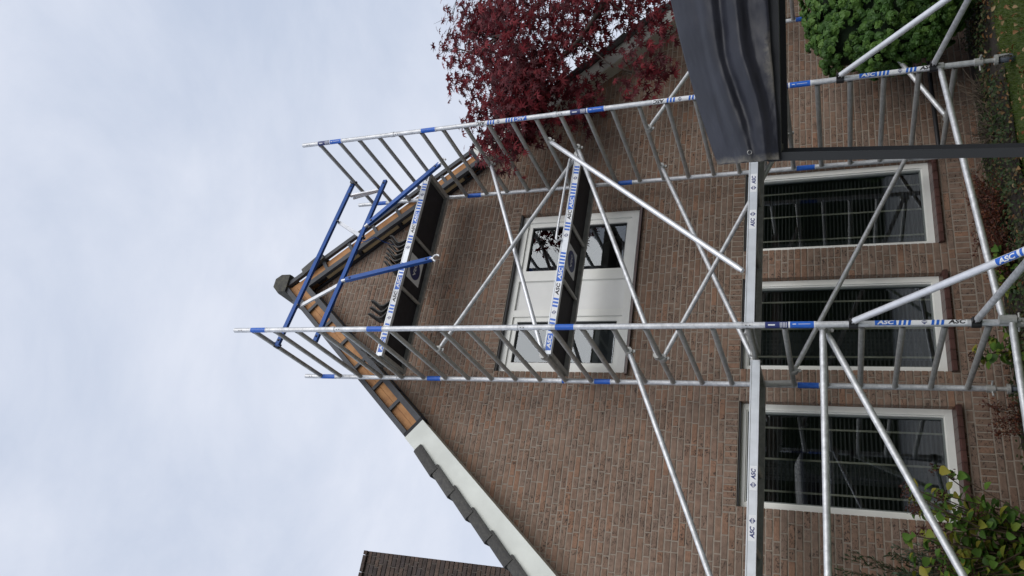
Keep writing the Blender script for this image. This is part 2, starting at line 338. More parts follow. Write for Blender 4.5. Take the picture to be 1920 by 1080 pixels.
# bricks -----------------------------------------------------------------
BD = 0.085
def brick_geo(l, h, d=BD, ch=0.004, jit=0.0015):
    j = lambda: random.uniform(-jit, jit)
    x, z = l / 2, h / 2
    f = [(-x + ch + j(), j() * .8, -z + ch + j()), (x - ch + j(), j() * .8, -z + ch + j()), (x - ch + j(), j() * .8, z - ch + j()), (-x + ch + j(), j() * .8, z - ch + j())]
    e = [(-x, ch, -z), (x, ch, -z), (x, ch, z), (-x, ch, z)]
    k = [(-x, d, -z), (x, d, -z), (x, d, z), (-x, d, z)]
    vs = f + e + k
    fs = [(0, 1, 2, 3)]
    for a in range(4):
        b = (a + 1) % 4
        fs.append((4 + a, 4 + b, b, a)); fs.append((8 + a, 8 + b, 4 + b, 4 + a))
    return vs, fs
bricks = []          # (x centre, z centre, length, height, y face)
def fill_course(x0, x1, zc, h, yf=YW, jt=0.011):
    x = x0; first = True
    while x < x1 - 0.012:
        l = random.choice([0.208, 0.208, 0.208, 0.208, 0.098, 0.098, 0.152]) + random.uniform(-0.004, 0.004)
        if first: l = random.choice([0.208, 0.152, 0.098, 0.06, 0.13]); first = False
        if x1 - (x + l) < 0.05: l = x1 - x
        if l > 0.24: l = l / 2 - jt / 2
        bricks.append((x + l / 2, zc, l, h, yf + random.uniform(-0.0022, 0.0022)))
        x += l + jt
bands = [(a - 0.06, b + 0.06, HG, HG + 2 * P_) for a, b in GW] + [(UW[0] - 0.1, UW[1] + 0.1, UW[3], UW[3] + 2 * P_)]
BAND = (C_(-33), C_(-31))
n0 = int((-0.62 - HG) / P_) - 1
for n in range(n0, 90):
    z0, z1 = C_(n), C_(n + 1); zc = (z0 + z1) / 2
    if zc > ZI: break
    if BAND[0] - .01 < zc < BAND[1] + .01: continue
    hw = min(XA - XL, (ZI - z0) / TA + 0.02); a, b = XA - hw, XA + hw
    cuts = sorted([(o[0], o[1]) for o in openings + [NICHE] if o[2] < zc < o[3]] + [(o[0], o[1]) for o in bands if o[2] < zc < o[3]])
    x = a
    for c0, c1 in cuts:
        if c0 > x: fill_course(x, min(c0, b) - (0.0 if (c0, c1) in [(o[0], o[1]) for o in openings + [NICHE]] else 0.011), zc, P_ - 0.0115)
        x = c1 + (0.0 if (c0, c1) in [(o[0], o[1]) for o in openings + [NICHE]] else 0.011)
    if b > x: fill_course(x, b, zc, P_ - 0.0115)
    if NICHE[2] < zc < NICHE[3]: fill_course(NICHE[0] + .002, NICHE[1] - .002, zc, P_ - 0.0115, YW + 0.075)
def soldier(x0, x1, z0, z1):
    n = max(1, round((x1 - x0) / 0.0635)); w = (x1 - x0) / n
    for i in range(n): bricks.append((x0 + w * (i + .5), (z0 + z1) / 2, w - 0.0115, z1 - z0 - 0.0115, YW + random.uniform(-0.002, 0.002)))
for a, b, c, d in bands: soldier(a, b, c + 0.004, d)
soldier(XL, XR, *BAND)
m = MB()
m.box(NICHE[0] - .0015, NICHE[1] + .0015, YW + 0.0798, YW + 0.16, NICHE[2] - .05, NICHE[3] + .05)
m.build('wall', M['mortar'], house)
# the 300 bricks that show largest become objects of their own, the rest one mass
def visible_size(b):
    p = V(b[0], b[4], b[1]) - CAM; d = p.dot(FWD); u = 540 + 1443.6 * p.dot(RGT) / d; v = 960 - 1443.6 * p.dot(UPV) / d
    if not (4 < u < 1076 and 4 < v < 1900): return 0
    if u > 770 and v > 1330 : return 0                              # behind the tarpaulin and the shrub
    if u < 160 and v > 1720: return 0                               # behind the hydrangea
    return b[2] * b[3] / (d * d)
order = sorted(range(len(bricks)), key=lambda i: -visible_size(bricks[i]))
big = set(order[:300])
cache = {}
mass = MB()
for i, (x, z, l, h, yf) in enumerate(bricks):
    if i in big:
        k = (round(l, 2), round(h, 2), i % 3)
        if k not in cache:
            bm_ = MB(); vs, fs = brick_geo(k[0] if abs(k[0] - l) < .001 else l, h); bm_.add(vs, fs)
            me = bpy.data.meshes.new('brick'); me.from_pydata(bm_.v, [], bm_.f); me.materials.append(M['brick']); cache[k] = (me, l)
        me, l0 = cache[k]
        o = link('brick', me, wall, (x, yf, z)); o.scale = (l / l0, 1, 1)
    else:
        vs, fs = brick_geo(l, h); mass.add([(a + x, b + yf, c + z) for a, b, c in vs], fs)
tag(mass.build('brickwork', M['brick'], wall), kind='stuff')

# rest of the shell --------------------------------------------------------
YB = YW + 9.0
for xx in (XL, XR - .25):
    m = MB(); m.box(xx, xx + .25, YW + .13, YB, -.6, ZE + .1); m.build('side_wall', M['brick'], house)
m = MB(); m.add([(XL, YB, -.6), (XR, YB, -.6), (XR, YB, ZE), (XA, YB, ZI), (XL, YB, ZE)], [(0, 1, 2, 3, 4)]); m.build('rear_wall', M['brick'], house)
m = MB(); m.box(XL + .25, XR - .25, YW + .2, YB - .02, 2.35, 2.65); m.build('upper_floor', M['room'], house)
m = MB(); m.box(XL + .25, XR - .25, YW + .2, YB - .02, -.5, -.3); m.build('ground_floor', M['room_floor'], house)
for yy, za, zb in ((4.0, -.3, 2.34), (3.2, 2.66, 5.2)):
    m = MB(); m.box(XL + .25, XR - .25, YW + yy, YW + yy + .1, za, zb); m.build('inner_wall', M['room'], house)

# windows ------------------------------------------------------------------
YF = YW + 0.075
def frame_bars(m, x0, x1, z0, z1, w, y0, y1, mi=0):
    m.box(x0, x0 + w, y0, y1, z0, z1, mi); m.box(x1 - w, x1, y0, y1, z0, z1, mi)
    m.box(x0 + w, x1 - w, y0, y1, z0, z0 + w, mi); m.box(x0 + w, x1 - w, y0, y1, z1 - w, z1, mi)
for wi, (a, b) in enumerate(GW):
    z0, z1 = ZS + 0.03, HG
    m = MB(); frame_bars(m, a + .002, b - .002, z0, z1 - .002, 0.058, YF, YF + .09)
    win = m.build('window', M['frame'], house, origin=((a + b) / 2, YF, z0))
    m = MB(); frame_bars(m, a + .0605, b - .0605, z0 + .0585, z1 - .0605, 0.012, YF + .014, YF + .075); m.build('frame', M['frame'], win)
    m = MB(); frame_bars(m, a + .073, b - .073, z0 + .071, z1 - .073, 0.014, YF + .034, YF + .07); m.build('glazing_bead', M['bead'], win)
    m = MB(); m.add([(a + .08, YF + .055, z0 + .08), (b - .08, YF + .055, z0 + .08), (b - .08, YF + .055, z1 - .08), (a + .08, YF + .055, z1 - .08)], [(0, 1, 2, 3)]); m.build('pane', M['glass'], win)
    m = MB()
    for zz in (z1 - 0.002,): m.box(a + .003, b - .003, YF - .06, YF - .002, zz - .012, zz, 0)
    m.build('head_strip', M['strip_dark'], win)
    m = MB(); z = z0 + .10; k = 0
    while z < z1 - .07:
        t = 0.0035; y0 = YF + .10; dz = 0.010
        m.hexa([(a + .08, y0, z - t / 2 - dz / 2), (b - .08, y0, z - t / 2 - dz / 2), (b - .08, y0 + .045, z - t / 2 + dz / 2), (a + .08, y0 + .045, z - t / 2 + dz / 2),
                (a + .08, y0, z + t / 2 - dz / 2), (b - .08, y0, z + t / 2 - dz / 2), (b - .08, y0 + .045, z + t / 2 + dz / 2), (a + .08, y0 + .045, z + t / 2 + dz / 2)])
        z += 0.0375
    tag(m.build('blind_slats', M['slat'], win), kind='stuff')
    for fx in (0.20, 0.50, 0.80):
        x = a + (b - a) * fx; m = MB(); m.box(x - .009, x + .009, YF + .094, YF + .097, z0 + .08, z1 - .06); m.build('ladder_tape', M['tape'], win)
    # glazed sill tiles
    n = 10; w = (b - a + .02) / n
    for i in range(n):
        x = a - .01 + w * i; g = 0.002
        m = MB(); c = []
        m.add([(x + g, YW - .045, ZS - .035), (x + w - g, YW - .045, ZS - .035), (x + w - g, YF + .0, ZS - .004), (x + g, YF + .0, ZS - .004),
               (x + g, YW - .045, ZS - .005), (x + w - g, YW - .045, ZS - .005), (x + w - g, YW - .03, ZS + .008), (x + g, YW - .03, ZS + .008), (x + w - g, YF, ZS + .029), (x + g, YF, ZS + .029)],
              [(0, 3, 2, 1), (0, 1, 5, 4), (4, 5, 6, 7), (7, 6, 8, 9), (1, 2, 8, 6, 5), (0, 4, 7, 9, 3)])
        m.build('sill_tile', M['sill'], win, origin=(x + w / 2, YW, ZS))
# interior glimpses: pale drapes and a seat behind the blinds
for (x0, x1, y) in ((0.62, 0.95, 2.2), (2.05, 2.3, 2.6), (-0.62, -0.40, 2.4)):
    m = MB(); vs = []; n = 24
    for i in range(n + 1):
        x = x0 + (x1 - x0) * i / n; yy = y + .03 * math.sin(i * 1.9)
        vs += [(x, yy, -.28), (x, yy, 2.2)]
    m.add(vs, [(2 * i, 2 * i + 2, 2 * i + 3, 2 * i + 1) for i in range(n)], 0, True); m.build('drape', M['curtain'], house)

x0, x1, z0, z1 = UW[0], UW[1], UW[2] + .055, UW[3]
m = MB(); frame_bars(m, x0 + .002, x1 - .002, z0, z1 - .002, 0.085, YF, YF + .10)
m.box(1.385, 1.475, YF + .001, YF + .099, z0 + .085, z1 - .087); m.box(0.915, 0.998, YF + .001, YF + .099, z0 + .085, z1 - .087)
win = m.build('window', M['frame'], house, origin=((x0 + x1) / 2, YF, z0))
win['label'] = 'wide upper window with two sashes and a plain cream middle panel'
m = MB(); m.box(.9985, 1.3845, YF + .03, YF + .06, z0 + .086, z1 - .088); m.build('panel', M['panel'], win)
for (a, b) in ((1.476, x1 - .088), (x0 + .088, .914)):
    m = MB(); frame_bars(m, a, b, z0 + .0865, z1 - .0885, 0.055, YF + .022, YF + .09); m.build('sash', M['frame'], win)
    m = MB(); frame_bars(m, a + .0555, b - .0555, z0 + .142, z1 - .144, 0.012, YF + .04, YF + .08); m.build('gasket', M['gasket'], win)
    m = MB(); m.add([(a + .06, YF + .06, z0 + .146), (b - .06, YF + .06, z0 + .146), (b - .06, YF + .06, z1 - .148), (a + .06, YF + .06, z1 - .148)], [(0, 1, 2, 3)]); m.build('pane', M['glass'], win)
m = MB(); m.box(x0 + .003, x1 - .003, YF - .06, YF - .003, z1 - .016, z1 - .002); m.build('head_strip', M['strip_dark'], win)
m = MB(); m.hexa([(x0 - .03, YW - .05, UW[2] - .01), (x1 + .03, YW - .05, UW[2] - .01), (x1 + .03, YF, UW[2] + .018), (x0 - .03, YF, UW[2] + .018),
                  (x0 - .03, YW - .05, UW[2] + .012), (x1 + .03, YW - .05, UW[2] + .012), (x1 + .03, YF, UW[2] + .05), (x0 - .03, YF, UW[2] + .05)])
m.build('sill', M['sill'], win)
# a pale blind and a dark room wall seen through the upper left pane
m = MB(); m.box(.30, .80, YF + .16, YF + .165, z0 + .10, z0 + .42); m.build('roller_blind', M['curtain'], win)

# roof ---------------------------------------------------------------------
YV = 1.385                                  # front face of the verge
def SP(sg, s, n, y): return V(XA + sg * (CA * s + SA * n), y, ZI - SA * s + CA * n)
def sbox(m, sg, s0, s1, n0, n1, y0, y1, mi=0, miter=False):
    a0, b0 = (s0 - n0 * TA, s0 - n1 * TA) if miter else (s0, s0)
    c = [SP(sg, a0, n0, y0), SP(sg, s1, n0, y0), SP(sg, s1, n0, y1), SP(sg, a0, n0, y1), SP(sg, b0, n1, y0), SP(sg, s1, n1, y0), SP(sg, s1, n1, y1), SP(sg, b0, n1, y1)]
    if sg < 0: c = [c[1], c[0], c[3], c[2], c[5], c[4], c[7], c[6]]
    m.hexa(c, mi)
SE = (XA - XL + .35) / CA                   # eaves, along the slope
HB = 0.277
SW = {-1: 2.76, 1: 2.80}                    # where the white boards start
m = MB()
for sg in (-1, 1): sbox(m, sg, 0, SE, .10, .205, YW + .012, YB + .2, 0, True)
roof = m.build('roof', M['tar'], house)
for sg in (-1, 1):
    s0 = SW[sg]
    m = MB(); sbox(m, sg, s0, SE, 0, HB, YV, YV + .022); m.build('bargeboard', M['board'], roof)
    m = MB(); sbox(m, sg, s0 + .01, SE, .004, .018, YV + .0225, YW + .03); m.build('soffit_board', M['soffit'], roof)
    m = MB(); sbox(m, sg, s0 + .012, SE, .02, HB - .004, YV + .024, YW + .01); m.build('verge_block', M['tar'], roof)
    m = MB(); sbox(m, sg, s0 - .05, s0 - .002, .0, HB - .006, YV + .012, YW - .004); m.build('end_batten', M['tar'], roof)
    # stripped verge: dark laths, timbers between, cross pieces
    m = MB(); sbox(m, sg, 0, s0 - .052, 0, .066, YV + .02, YV + .07, 0, True); m.build('inner_lath', M['rail'], roof)
    m = MB(); sbox(m, sg, 0, s0 - .052, HB - .062, HB - .006, YV + .01, YV + .06, 0, True); m.build('outer_lath', M['rail'], roof)
    gap = 0.026 if sg > 0 else -0.0005
    m = MB(); sbox(m, sg, 0, s0 - .053, .0665, .132, YV + .048, YW + .011, 0, True); m.build('plank', M['timber'], roof)
    m = MB(); sbox(m, sg, 0, s0 - .053, .136, HB - .063 - gap, YV + .056, YW + .011, 0, True); m.build('plank', M['timber'], roof)
    s = 0.30
    while s < s0 - .15:
        m = MB(); sbox(m, sg, s, s + .042, .0662, HB - .0622, YV + .022, YV + .0475); m.build('cross_piece', M['rail'], roof)
        s += 0.40 + random.uniform(-.03, .03)
    # underside of the stripped verge: felt strips and plywood offcuts
    m = MB(); sbox(m, sg, .05, s0 - .06, -.012, .004, YW - .05, YW - .012); m.build('felt_strip', M['tar'], roof)
    m = MB(); sbox(m, sg, 0.1, s0 - .06, .03, .045, YV + .071, YW - .052); m.build('felt_strip', M['tar'], roof)
    s = 0.25
    while s < s0 - .5:
        l = random.uniform(.38, .62)
        m = MB(); sbox(m, sg, s, min(s + l, s0 - .1), .006, .028, YV + .085, YW - .056); m.build('plywood_strip', M['plywood'], roof)
        m = MB(); sbox(m, sg, min(s + l, s0 - .1) + .006, min(s + l, s0 - .1) + .05, -.006, .029, YV + .072, YW - .053); m.build('bracket', M['tar'], roof)
        s += l + .07
# verge tiles
def verge_tile(sg, s, ln=0.365):
    m = MB(); y0, y1 = YV - .034, YW + .35
    lo, hi = .194, .312
    def q(sv, n, y): return SP(sg, sv, n, y)
    a, b = s, s + ln; r = .017
    prof = [(y0 + .004, lo), (y0, lo + .03), (y0, hi - .03), (y0 + .010, hi - .008), (y0 + .035, hi), (y1, hi), (y1, hi - .03), (y0 + .06, hi - .03), (y0 + .06, lo)]
    vs = []
    for sv, dn in ((a, -.012), (b - .004, r), (b, r - .004)):
        vs += [q(sv, n + dn, y + (.005 if sv == a else -.005)) for y, n in prof]
    k = len(prof); fs = []
    for j in range(2):
        for i in range(k): fs.append((j * k + i, j * k + (i + 1) % k, (j + 1) * k + (i + 1) % k, (j + 1) * k + i))
    fs.append(tuple(range(k))); fs.append(tuple(range(2 * k, 3 * k))[::-1])
    m.add(vs, fs)
    return m.build('roof_tile', M['tile'], roof, origin=q(s, hi, y0))
for sg in (-1, 1):
    s = SW[sg] + .22
    while s < SE - .1: verge_tile(sg, s); s += 0.323
verge_tile(1, .02, .34)
# ridge: capped end tile and the run behind it
m = MB(); prof = [(XA + .165, 7.73), (XA + .165, 7.865), (XA + .105, 7.945), (XA - .015, 7.945), (XA - .085, 7.865), (XA - .085, 7.73)]
vs = [(x, YV - .02, z) for x, z in prof] + [(XA + .03 + (x - XA - .03) * 1.06, YV + .03, 7.72 + (z - 7.72) * 1.06) for x, z in prof] + [(x, YV + .42, z) for x, z in prof]
k = len(prof)
m.add(vs, [(j * k + i, j * k + (i + 1) % k, (j + 1) * k + (i + 1) % k, (j + 1) * k + i) for j in range(2) for i in range(k)] + [tuple(range(k))[::-1], tuple(range(2 * k, 3 * k))])
m.build('ridge_tile', M['lichen_tile'], roof)
for j in range(1, 22):
    m = MB(); m.add([(x, YV + .40 + .4 * (j - 1) + dy, z) for dy, sc in ((0.03, 1), (.42, 1)) for x, z in prof], [(i, (i + 1) % k, k + (i + 1) % k, k + i) for i in range(k)] + [tuple(range(k))[::-1], tuple(range(k, 2 * k))])
    if j < 3: m.build('ridge_tile', M['tile'], roof)
m = MB()
for sg in (-1, 1):
    for rr in range(26):
        s = .05 + rr * .323
        if s + .3 > SE: break
        sbox(m, sg, s, s + .36, .235 + .004 * (rr % 2), .285, YW + .36, YB + .2)
tag(m.build('tile_rows', M['tile'], roof), kind='stuff')
# blue-grey lead saddle under the ridge
m = MB(); sbox(m, -1, .02, .17, .17, .30, YV - .004, YV + .009); m.build('saddle', M['rail'], roof)

# chimney -----------------------------------------------------------------
cx0, cx1, cy0, cy1, cz0, cz1 = -2.75, -1.66, 3.40, 4.3, 2.6, 6.90
m = MB(); m.box(cx0 + .01, cx1 - .01, cy0 + .01, cy1 - .01, cz0, cz1 - .02)
chim = m.build('chimney', M['old_mortar'], house, origin=((cx0 + cx1) / 2, (cy0 + cy1) / 2, cz0))
bricks = []; mass = MB(); n = 0; z = cz1
while z > cz0:
    proud = 0.03 if n < 1 else 0
    x = cx0; first = True
    zc = z - .032
    bricks = []; fill_course(cx0, cx1, zc, .053, cy0 - .001 - proud)
    for (bx, bz, l, h, yf) in bricks:
        vs, fs = brick_geo(l, h, .09); mass.add([(p[0] + bx, p[1] + yf, p[2] + bz) for p in vs], fs)
    bricks = []; fill_course(cy0 + .1, cy1, zc, .053, 0)
    for (bx, bz, l, h, yf) in bricks:
        vs, fs = brick_geo(l, h, .09); mass.add([(cx1 - p[1] + .001, p[0] + bx, p[2] + bz) for p in vs], fs)
    z -= P_; n += 1
tag(mass.build('brickwork', M['old_brick'], chim), kind='stuff')

# ================================================================== SCAFFOLD
LX, WY, AY, TR = 2.511, 1.320, 0.0705, 0.0254
def RZ(i): return (24 - i) * 0.28
def yo(x): return AY * x / LX
scaf = thing('scaffold', (LX / 2, WY / 2, GZ), 'tall aluminium scaffold of ladder frames, decks and blue guard rails against the gable', 'scaffold')

# lettering --------------------------------------------------------------
_tc = {}
def text_geo(txt, h, bold=0.04, shear=0.22):
    k = (txt, bold, shear)
    if k not in _tc:
        c = bpy.data.curves.new('t', 'FONT'); c.body = txt; c.size = 1.0; c.shear = shear; c.offset = bold; c.resolution_u = 3; c.space_character = 1.02
        o = bpy.data.objects.new('t', c); COL.objects.link(o); bpy.context.view_layer.update()
        me = bpy.data.meshes.new_from_object(o.evaluated_get(bpy.context.evaluated_depsgraph_get()))
        vs = [(v.co.x, v.co.y) for v in me.vertices]; fs = [tuple(p.vertices) for p in me.polygons]
        bpy.data.objects.remove(o); bpy.data.meshes.remove(me)
        ys = [v[1] for v in vs]; x0 = min(v[0] for v in vs); y0, y1 = min(ys), max(ys)
        vs = [((x - x0) / (y1 - y0), (y - y0) / (y1 - y0)) for x, y in vs]
        _tc[k] = (vs, fs, max(v[0] for v in vs))
    vs, fs, w = _tc[k]
    return [(x * h, y * h) for x, y in vs], fs, w * h
class Sticker:          # flat print laid out in (s along, t across), then wrapped on a tube or laid on a face
    def __init__(s): s.e = []
    def rect(s, s0, s1, t0, t1, mi, lay=1): s.e.append(([(s0, t0), (s1, t0), (s1, t1), (s0, t1)], [(0, 1, 2, 3)], mi, lay)); return s
    def para(s, s0, s1, t0, t1, sl, mi, lay=1): s.e.append(([(s0, t0), (s1, t0), (s1 + sl, t1), (s0 + sl, t1)], [(0, 1, 2, 3)], mi, lay)); return s
    def text(s, txt, s0, tc_, h, mi, lay=2, fit=None):
        vs, fs, w = text_geo(txt, h); k = (fit / w) if fit else 1
        s.e.append(([(s0 + x * k, tc_ - h / 2 + y) for x, y in vs], fs, mi, lay)); return s
    def logo(s, sc, tc_, r, mi, lay=2):      # two arrow heads back to back, split by fine lines
        for sg in (-1, 1):
            s.e.append(([(sc - r, tc_ + sg * r * .12), (sc + r, tc_ + sg * r * .12), (sc, tc_ + sg * r)], [(0, 1, 2)], mi, lay))
        for k in (-.45, -.15, .15, .45): s.rect(sc + k * r - r * .05, sc + k * r + r * .05, tc_ - r * .5, tc_ + r * .5, 0, lay + 1)
        return s
    def build(s, fn, parent, curved=False):
        mb = MB()
        for vs, fs, mi, lay in s.e:
            bm = bmesh.new(); bv = [bm.verts.new((x, y, 0)) for x, y in vs]
            for f in fs:
                try: bm.faces.new([bv[i] for i in f])
                except ValueError: pass
            if curved:
                t0 = min(v[1] for v in vs); t1 = max(v[1] for v in vs); t = math.floor(t0 / .005) * .005 + .005
                while t < t1:
                    bmesh.ops.bisect_plane(bm, geom=bm.verts[:] + bm.edges[:] + bm.faces[:], plane_co=(0, t, 0), plane_no=(0, 1, 0)); t += .005
            bm.verts.index_update()
            mb.add([fn(v.co.x, v.co.y, .0004 * lay) for v in bm.verts], [[v.index for v in f.verts] for f in bm.faces], mi)
            bm.free()
        return mb.build('sticker', STK, parent)
def unit(h, tube=False, gap=False):           # blue block, bars, emblem, bars, black letters: .78 m on a deck, scaled on a tube
    st = Sticker(); k = .60 / .76 if tube else 1.0
    st.rect(0, .77 * k, -h / 2, h / 2, 0, 0)
    st.rect(0, .185 * k, -h / 2, h / 2, 1); st.text('ASC', .018 * k, 0, h * .72, 0, fit=.150 * k)
    for i in range(4 if not tube else 3): st.para((.200 + .040 * i) * k, (.223 + .040 * i) * k, -h / 2, h / 2, .012 * k, 1)
    st.logo(.42 * k, 0, h * .42, 3)
    for i in range(3): st.para((.475 + .040 * i) * k, (.498 + .040 * i) * k, -h / 2, h / 2, .012 * k, 1)
    st.text('ASC', .615 * k, 0, h * .72, 2, fit=.145 * k)
    return st
def tube_fn(x, y, ztop, down, th):
    def fn(s_, t_, off):
        a = th + (t_ / TR if down else -t_ / TR); z = ztop - s_ if down else ztop + s_
        return (x + (TR + .0006 + off) * math.cos(a), y + (TR + .0006 + off) * math.sin(a), z)
    return fn
def cam_angle(x, y): return math.atan2(CAM.y - y, CAM.x - x)
def band(frame, x, y, za, zb, kind='blue'):
    st = Sticker(); ln = za - zb; h = .115
    if kind == 'blue':
        st.rect(0, ln, -h / 2, h / 2, 1); st.rect(ln - .006, ln, -h / 2, h / 2, 0, 2)
    else:
        st.rect(0, ln * .46, -h / 2, h / 2, 3); st.rect(ln * .47, ln * .5, -h / 2, h / 2, 0); st.rect(ln * .5, ln, -h / 2, h / 2, 1); st.rect(ln * .97, ln, -h / 2, h / 2, 0, 2)
        for i in range(5): st.rect(ln * (.30 + .03 * i), ln * (.312 + .03 * i), -h / 5, h / 5, 0, 2)
        st.rect(ln * .06, ln * .2, -.004, .006, 0, 2); st.rect(ln * .55, ln * .62, .002, .008, 0, 2); st.rect(ln * .66, ln * .9, .004, .007, 0, 2)
    st.build(tube_fn(x, y, za, True, cam_angle(x, y)), frame, True)

JZ = [-.17, 1.764, 3.721, 5.712, 6.955]
def ladder_frame(x, y0, z0, z1, rungs, collar=True):
    f = link('ladder_frame', None, scaf, (x, y0 + WY / 2, z0))
    for y in (y0, y0 + WY):
        m = MB(); m.tube([(x, y, z0), (x, y, z1)], TR, 16)
        if collar: m.tube([(x, y, z1 - .045), (x, y, z1 - .002)], TR + .004, 16)
        for dz in (.075, .105): m.tube([(x, y, z1 - dz), (x - .0005 + .027 * math.cos(cam_angle(x, y)), y + .027 * math.sin(cam_angle(x, y)), z1 - dz)], .005, 6, 1)
        m.build('upright', [M['alu'], M['steel_dark']], f, origin=(x, y, z0))
    for i in rungs:
        z = RZ(i); m = MB(); m.tube([(x, y0 + .022, z), (x, y0 + .06, z), (x, y0 + WY - .06, z), (x, y0 + WY - .022, z)], [.0265, .0235, .0235, .0265], 12, 0, False)
        m.build('rung', M['alu_worn'], f, origin=(x, y0 + WY / 2, z))
    return f
frames = {}
for side, x in ((0, 0.0), (1, LX)):
    for k in range(4):
        rg = [i for i in range(25) if JZ[k] < RZ(i) + .02 < JZ[k + 1]]
        frames[side, k] = ladder_frame(x, yo(x), JZ[k], JZ[k + 1], rg, k < 3)
fL = ladder_frame(-LX, yo(-LX), -.17, 1.78, range(18, 25))
fR = ladder_frame(4.76, yo(4.76), -.17, 1.78, range(18, 25))
def fr_at(side, z):
    for k in range(4):
        if JZ[k] <= z < JZ[k + 1]: return frames[side, k]
    return frames[side, 0]
for side, back, lst in ((0, 0, [(6.73, 6.532, 'blue'), (5.284, 5.101, 'blue'), (3.316, 3.137, 'blue'), (1.543, 1.169, 'code')]),
                        (0, 1, [(6.717, 6.516, 'blue'), (5.276, 5.101, 'blue'), (3.70, 3.645, 'blue'), (3.326, 3.151, 'blue'), (1.368, 1.179, 'blue')]),
                        (1, 0, [(6.724, 6.38, 'code'), (5.303, 5.117, 'blue'), (3.522, 3.147, 'code'), (1.55, 1.167, 'code')]),
                        (1, 1, [(6.655, 6.513, 'blue'), (5.307, 5.111, 'blue'), (3.343, 3.164, 'blue'), (1.368, 1.179, 'blue')])):
    for za, zb, kind in lst:
        x = side * LX; band(fr_at(side, zb), x, yo(x) + back * WY, za, zb, kind)
band(fR, 4.76, yo(4.76) + WY, 1.368, 1.179)
ca = cam_angle(0, 0); cb = cam_angle(LX, AY)
unit(.048, True).build(tube_fn(0, 0, .752, True, ca + .55), frames[0, 0], True)
unit(.048, True).build(tube_fn(LX, AY, 4.012, False, cb + .1), frames[1, 2], True)
unit(.048, True).build(tube_fn(LX, AY, 2.05, False, cb + .1), frames[1, 1], True)
unit(.048, True).build(tube_fn(LX, AY, .765, True, cb + .45), frames[1, 0], True)

# braces -------------------------------------------------------------------
def claw(m, p, axis=(0, 1, 0)):
    p = Vector(p); a = Vector(axis)
    m.tube([p - a * .028, p + a * .028], .034, 12, 1)
    m.tube([p - a * .008 + V(0, 0, -.045), p + a * .008 + V(0, 0, -.045)], .016, 8, 1)
def brace(p0, p1, r=.0225, c0=True, c1=True, matl='alu', name='brace', axis=(0, 1, 0)):
    m = MB(); p0 = Vector(p0); p1 = Vector(p1); d = (p1 - p0).normalized()
    m.tube([p0 + d * .03, p0 + d * .09, p1 - d * .09, p1 - d * .03], [r * .8, r, r, r * .8], 12)
    if c0: claw(m, p0, axis)
    if c1: claw(m, p1, axis)
    return m.build(name, [M[matl], M['alu_worn']], scaf, origin=p0)
brace((0, .51, 4.74), (LX, .778, 3.66))                        # a
brace((LX, .795, 4.74), (0, .66, 3.66), .0235, matl='alu_bright')   # b
brace((LX, .66, 3.62), (0, .64, 2.54), .0235)                  # c
brace((0, .70, 2.50), (LX, .776, 1.42))                        # e
brace((LX, 1.14, 2.78), (0, .756, 1.70), .0235)                # f
brace((LX, 1.30, .30), (0, .96, 1.38))                         # g
brace((LX, .49, 3.90), (.52, .065, 1.715), .0255, True, False, 'alu_bright')   # d, to the front of the lower deck
brace((LX, .467, 2.78), (4.76, .60, 1.66))                     # h, to the bay beyond
brace((0, .537, 2.78), (-LX, .54, 1.70), .0235)                # i, to the bay beyond
brace((0, .045, 1.12), (-LX, -.025, 1.12), .0255)              # level tube of the next bay
brace((0, .115, 1.10), (-LX, .045, -.02), .0255)               # its diagonal
brace((LX, AY - .005, .12), (0, -.05, -.075), .0255, axis=(0, 0, 1), matl='alu')   # low ledger
brace((0, -.052, -.125), (-LX, -.12, -.13), .0255, axis=(0, 0, 1))
brace((LX + .02, .80, 0), (4.76, .9, .98), .0235)              # diagonal behind the shrub
brace((LX + .03, 1.39, .01), (4.76, 1.45, .03), .0225, False, False, 'steel_dark', 'ledger')

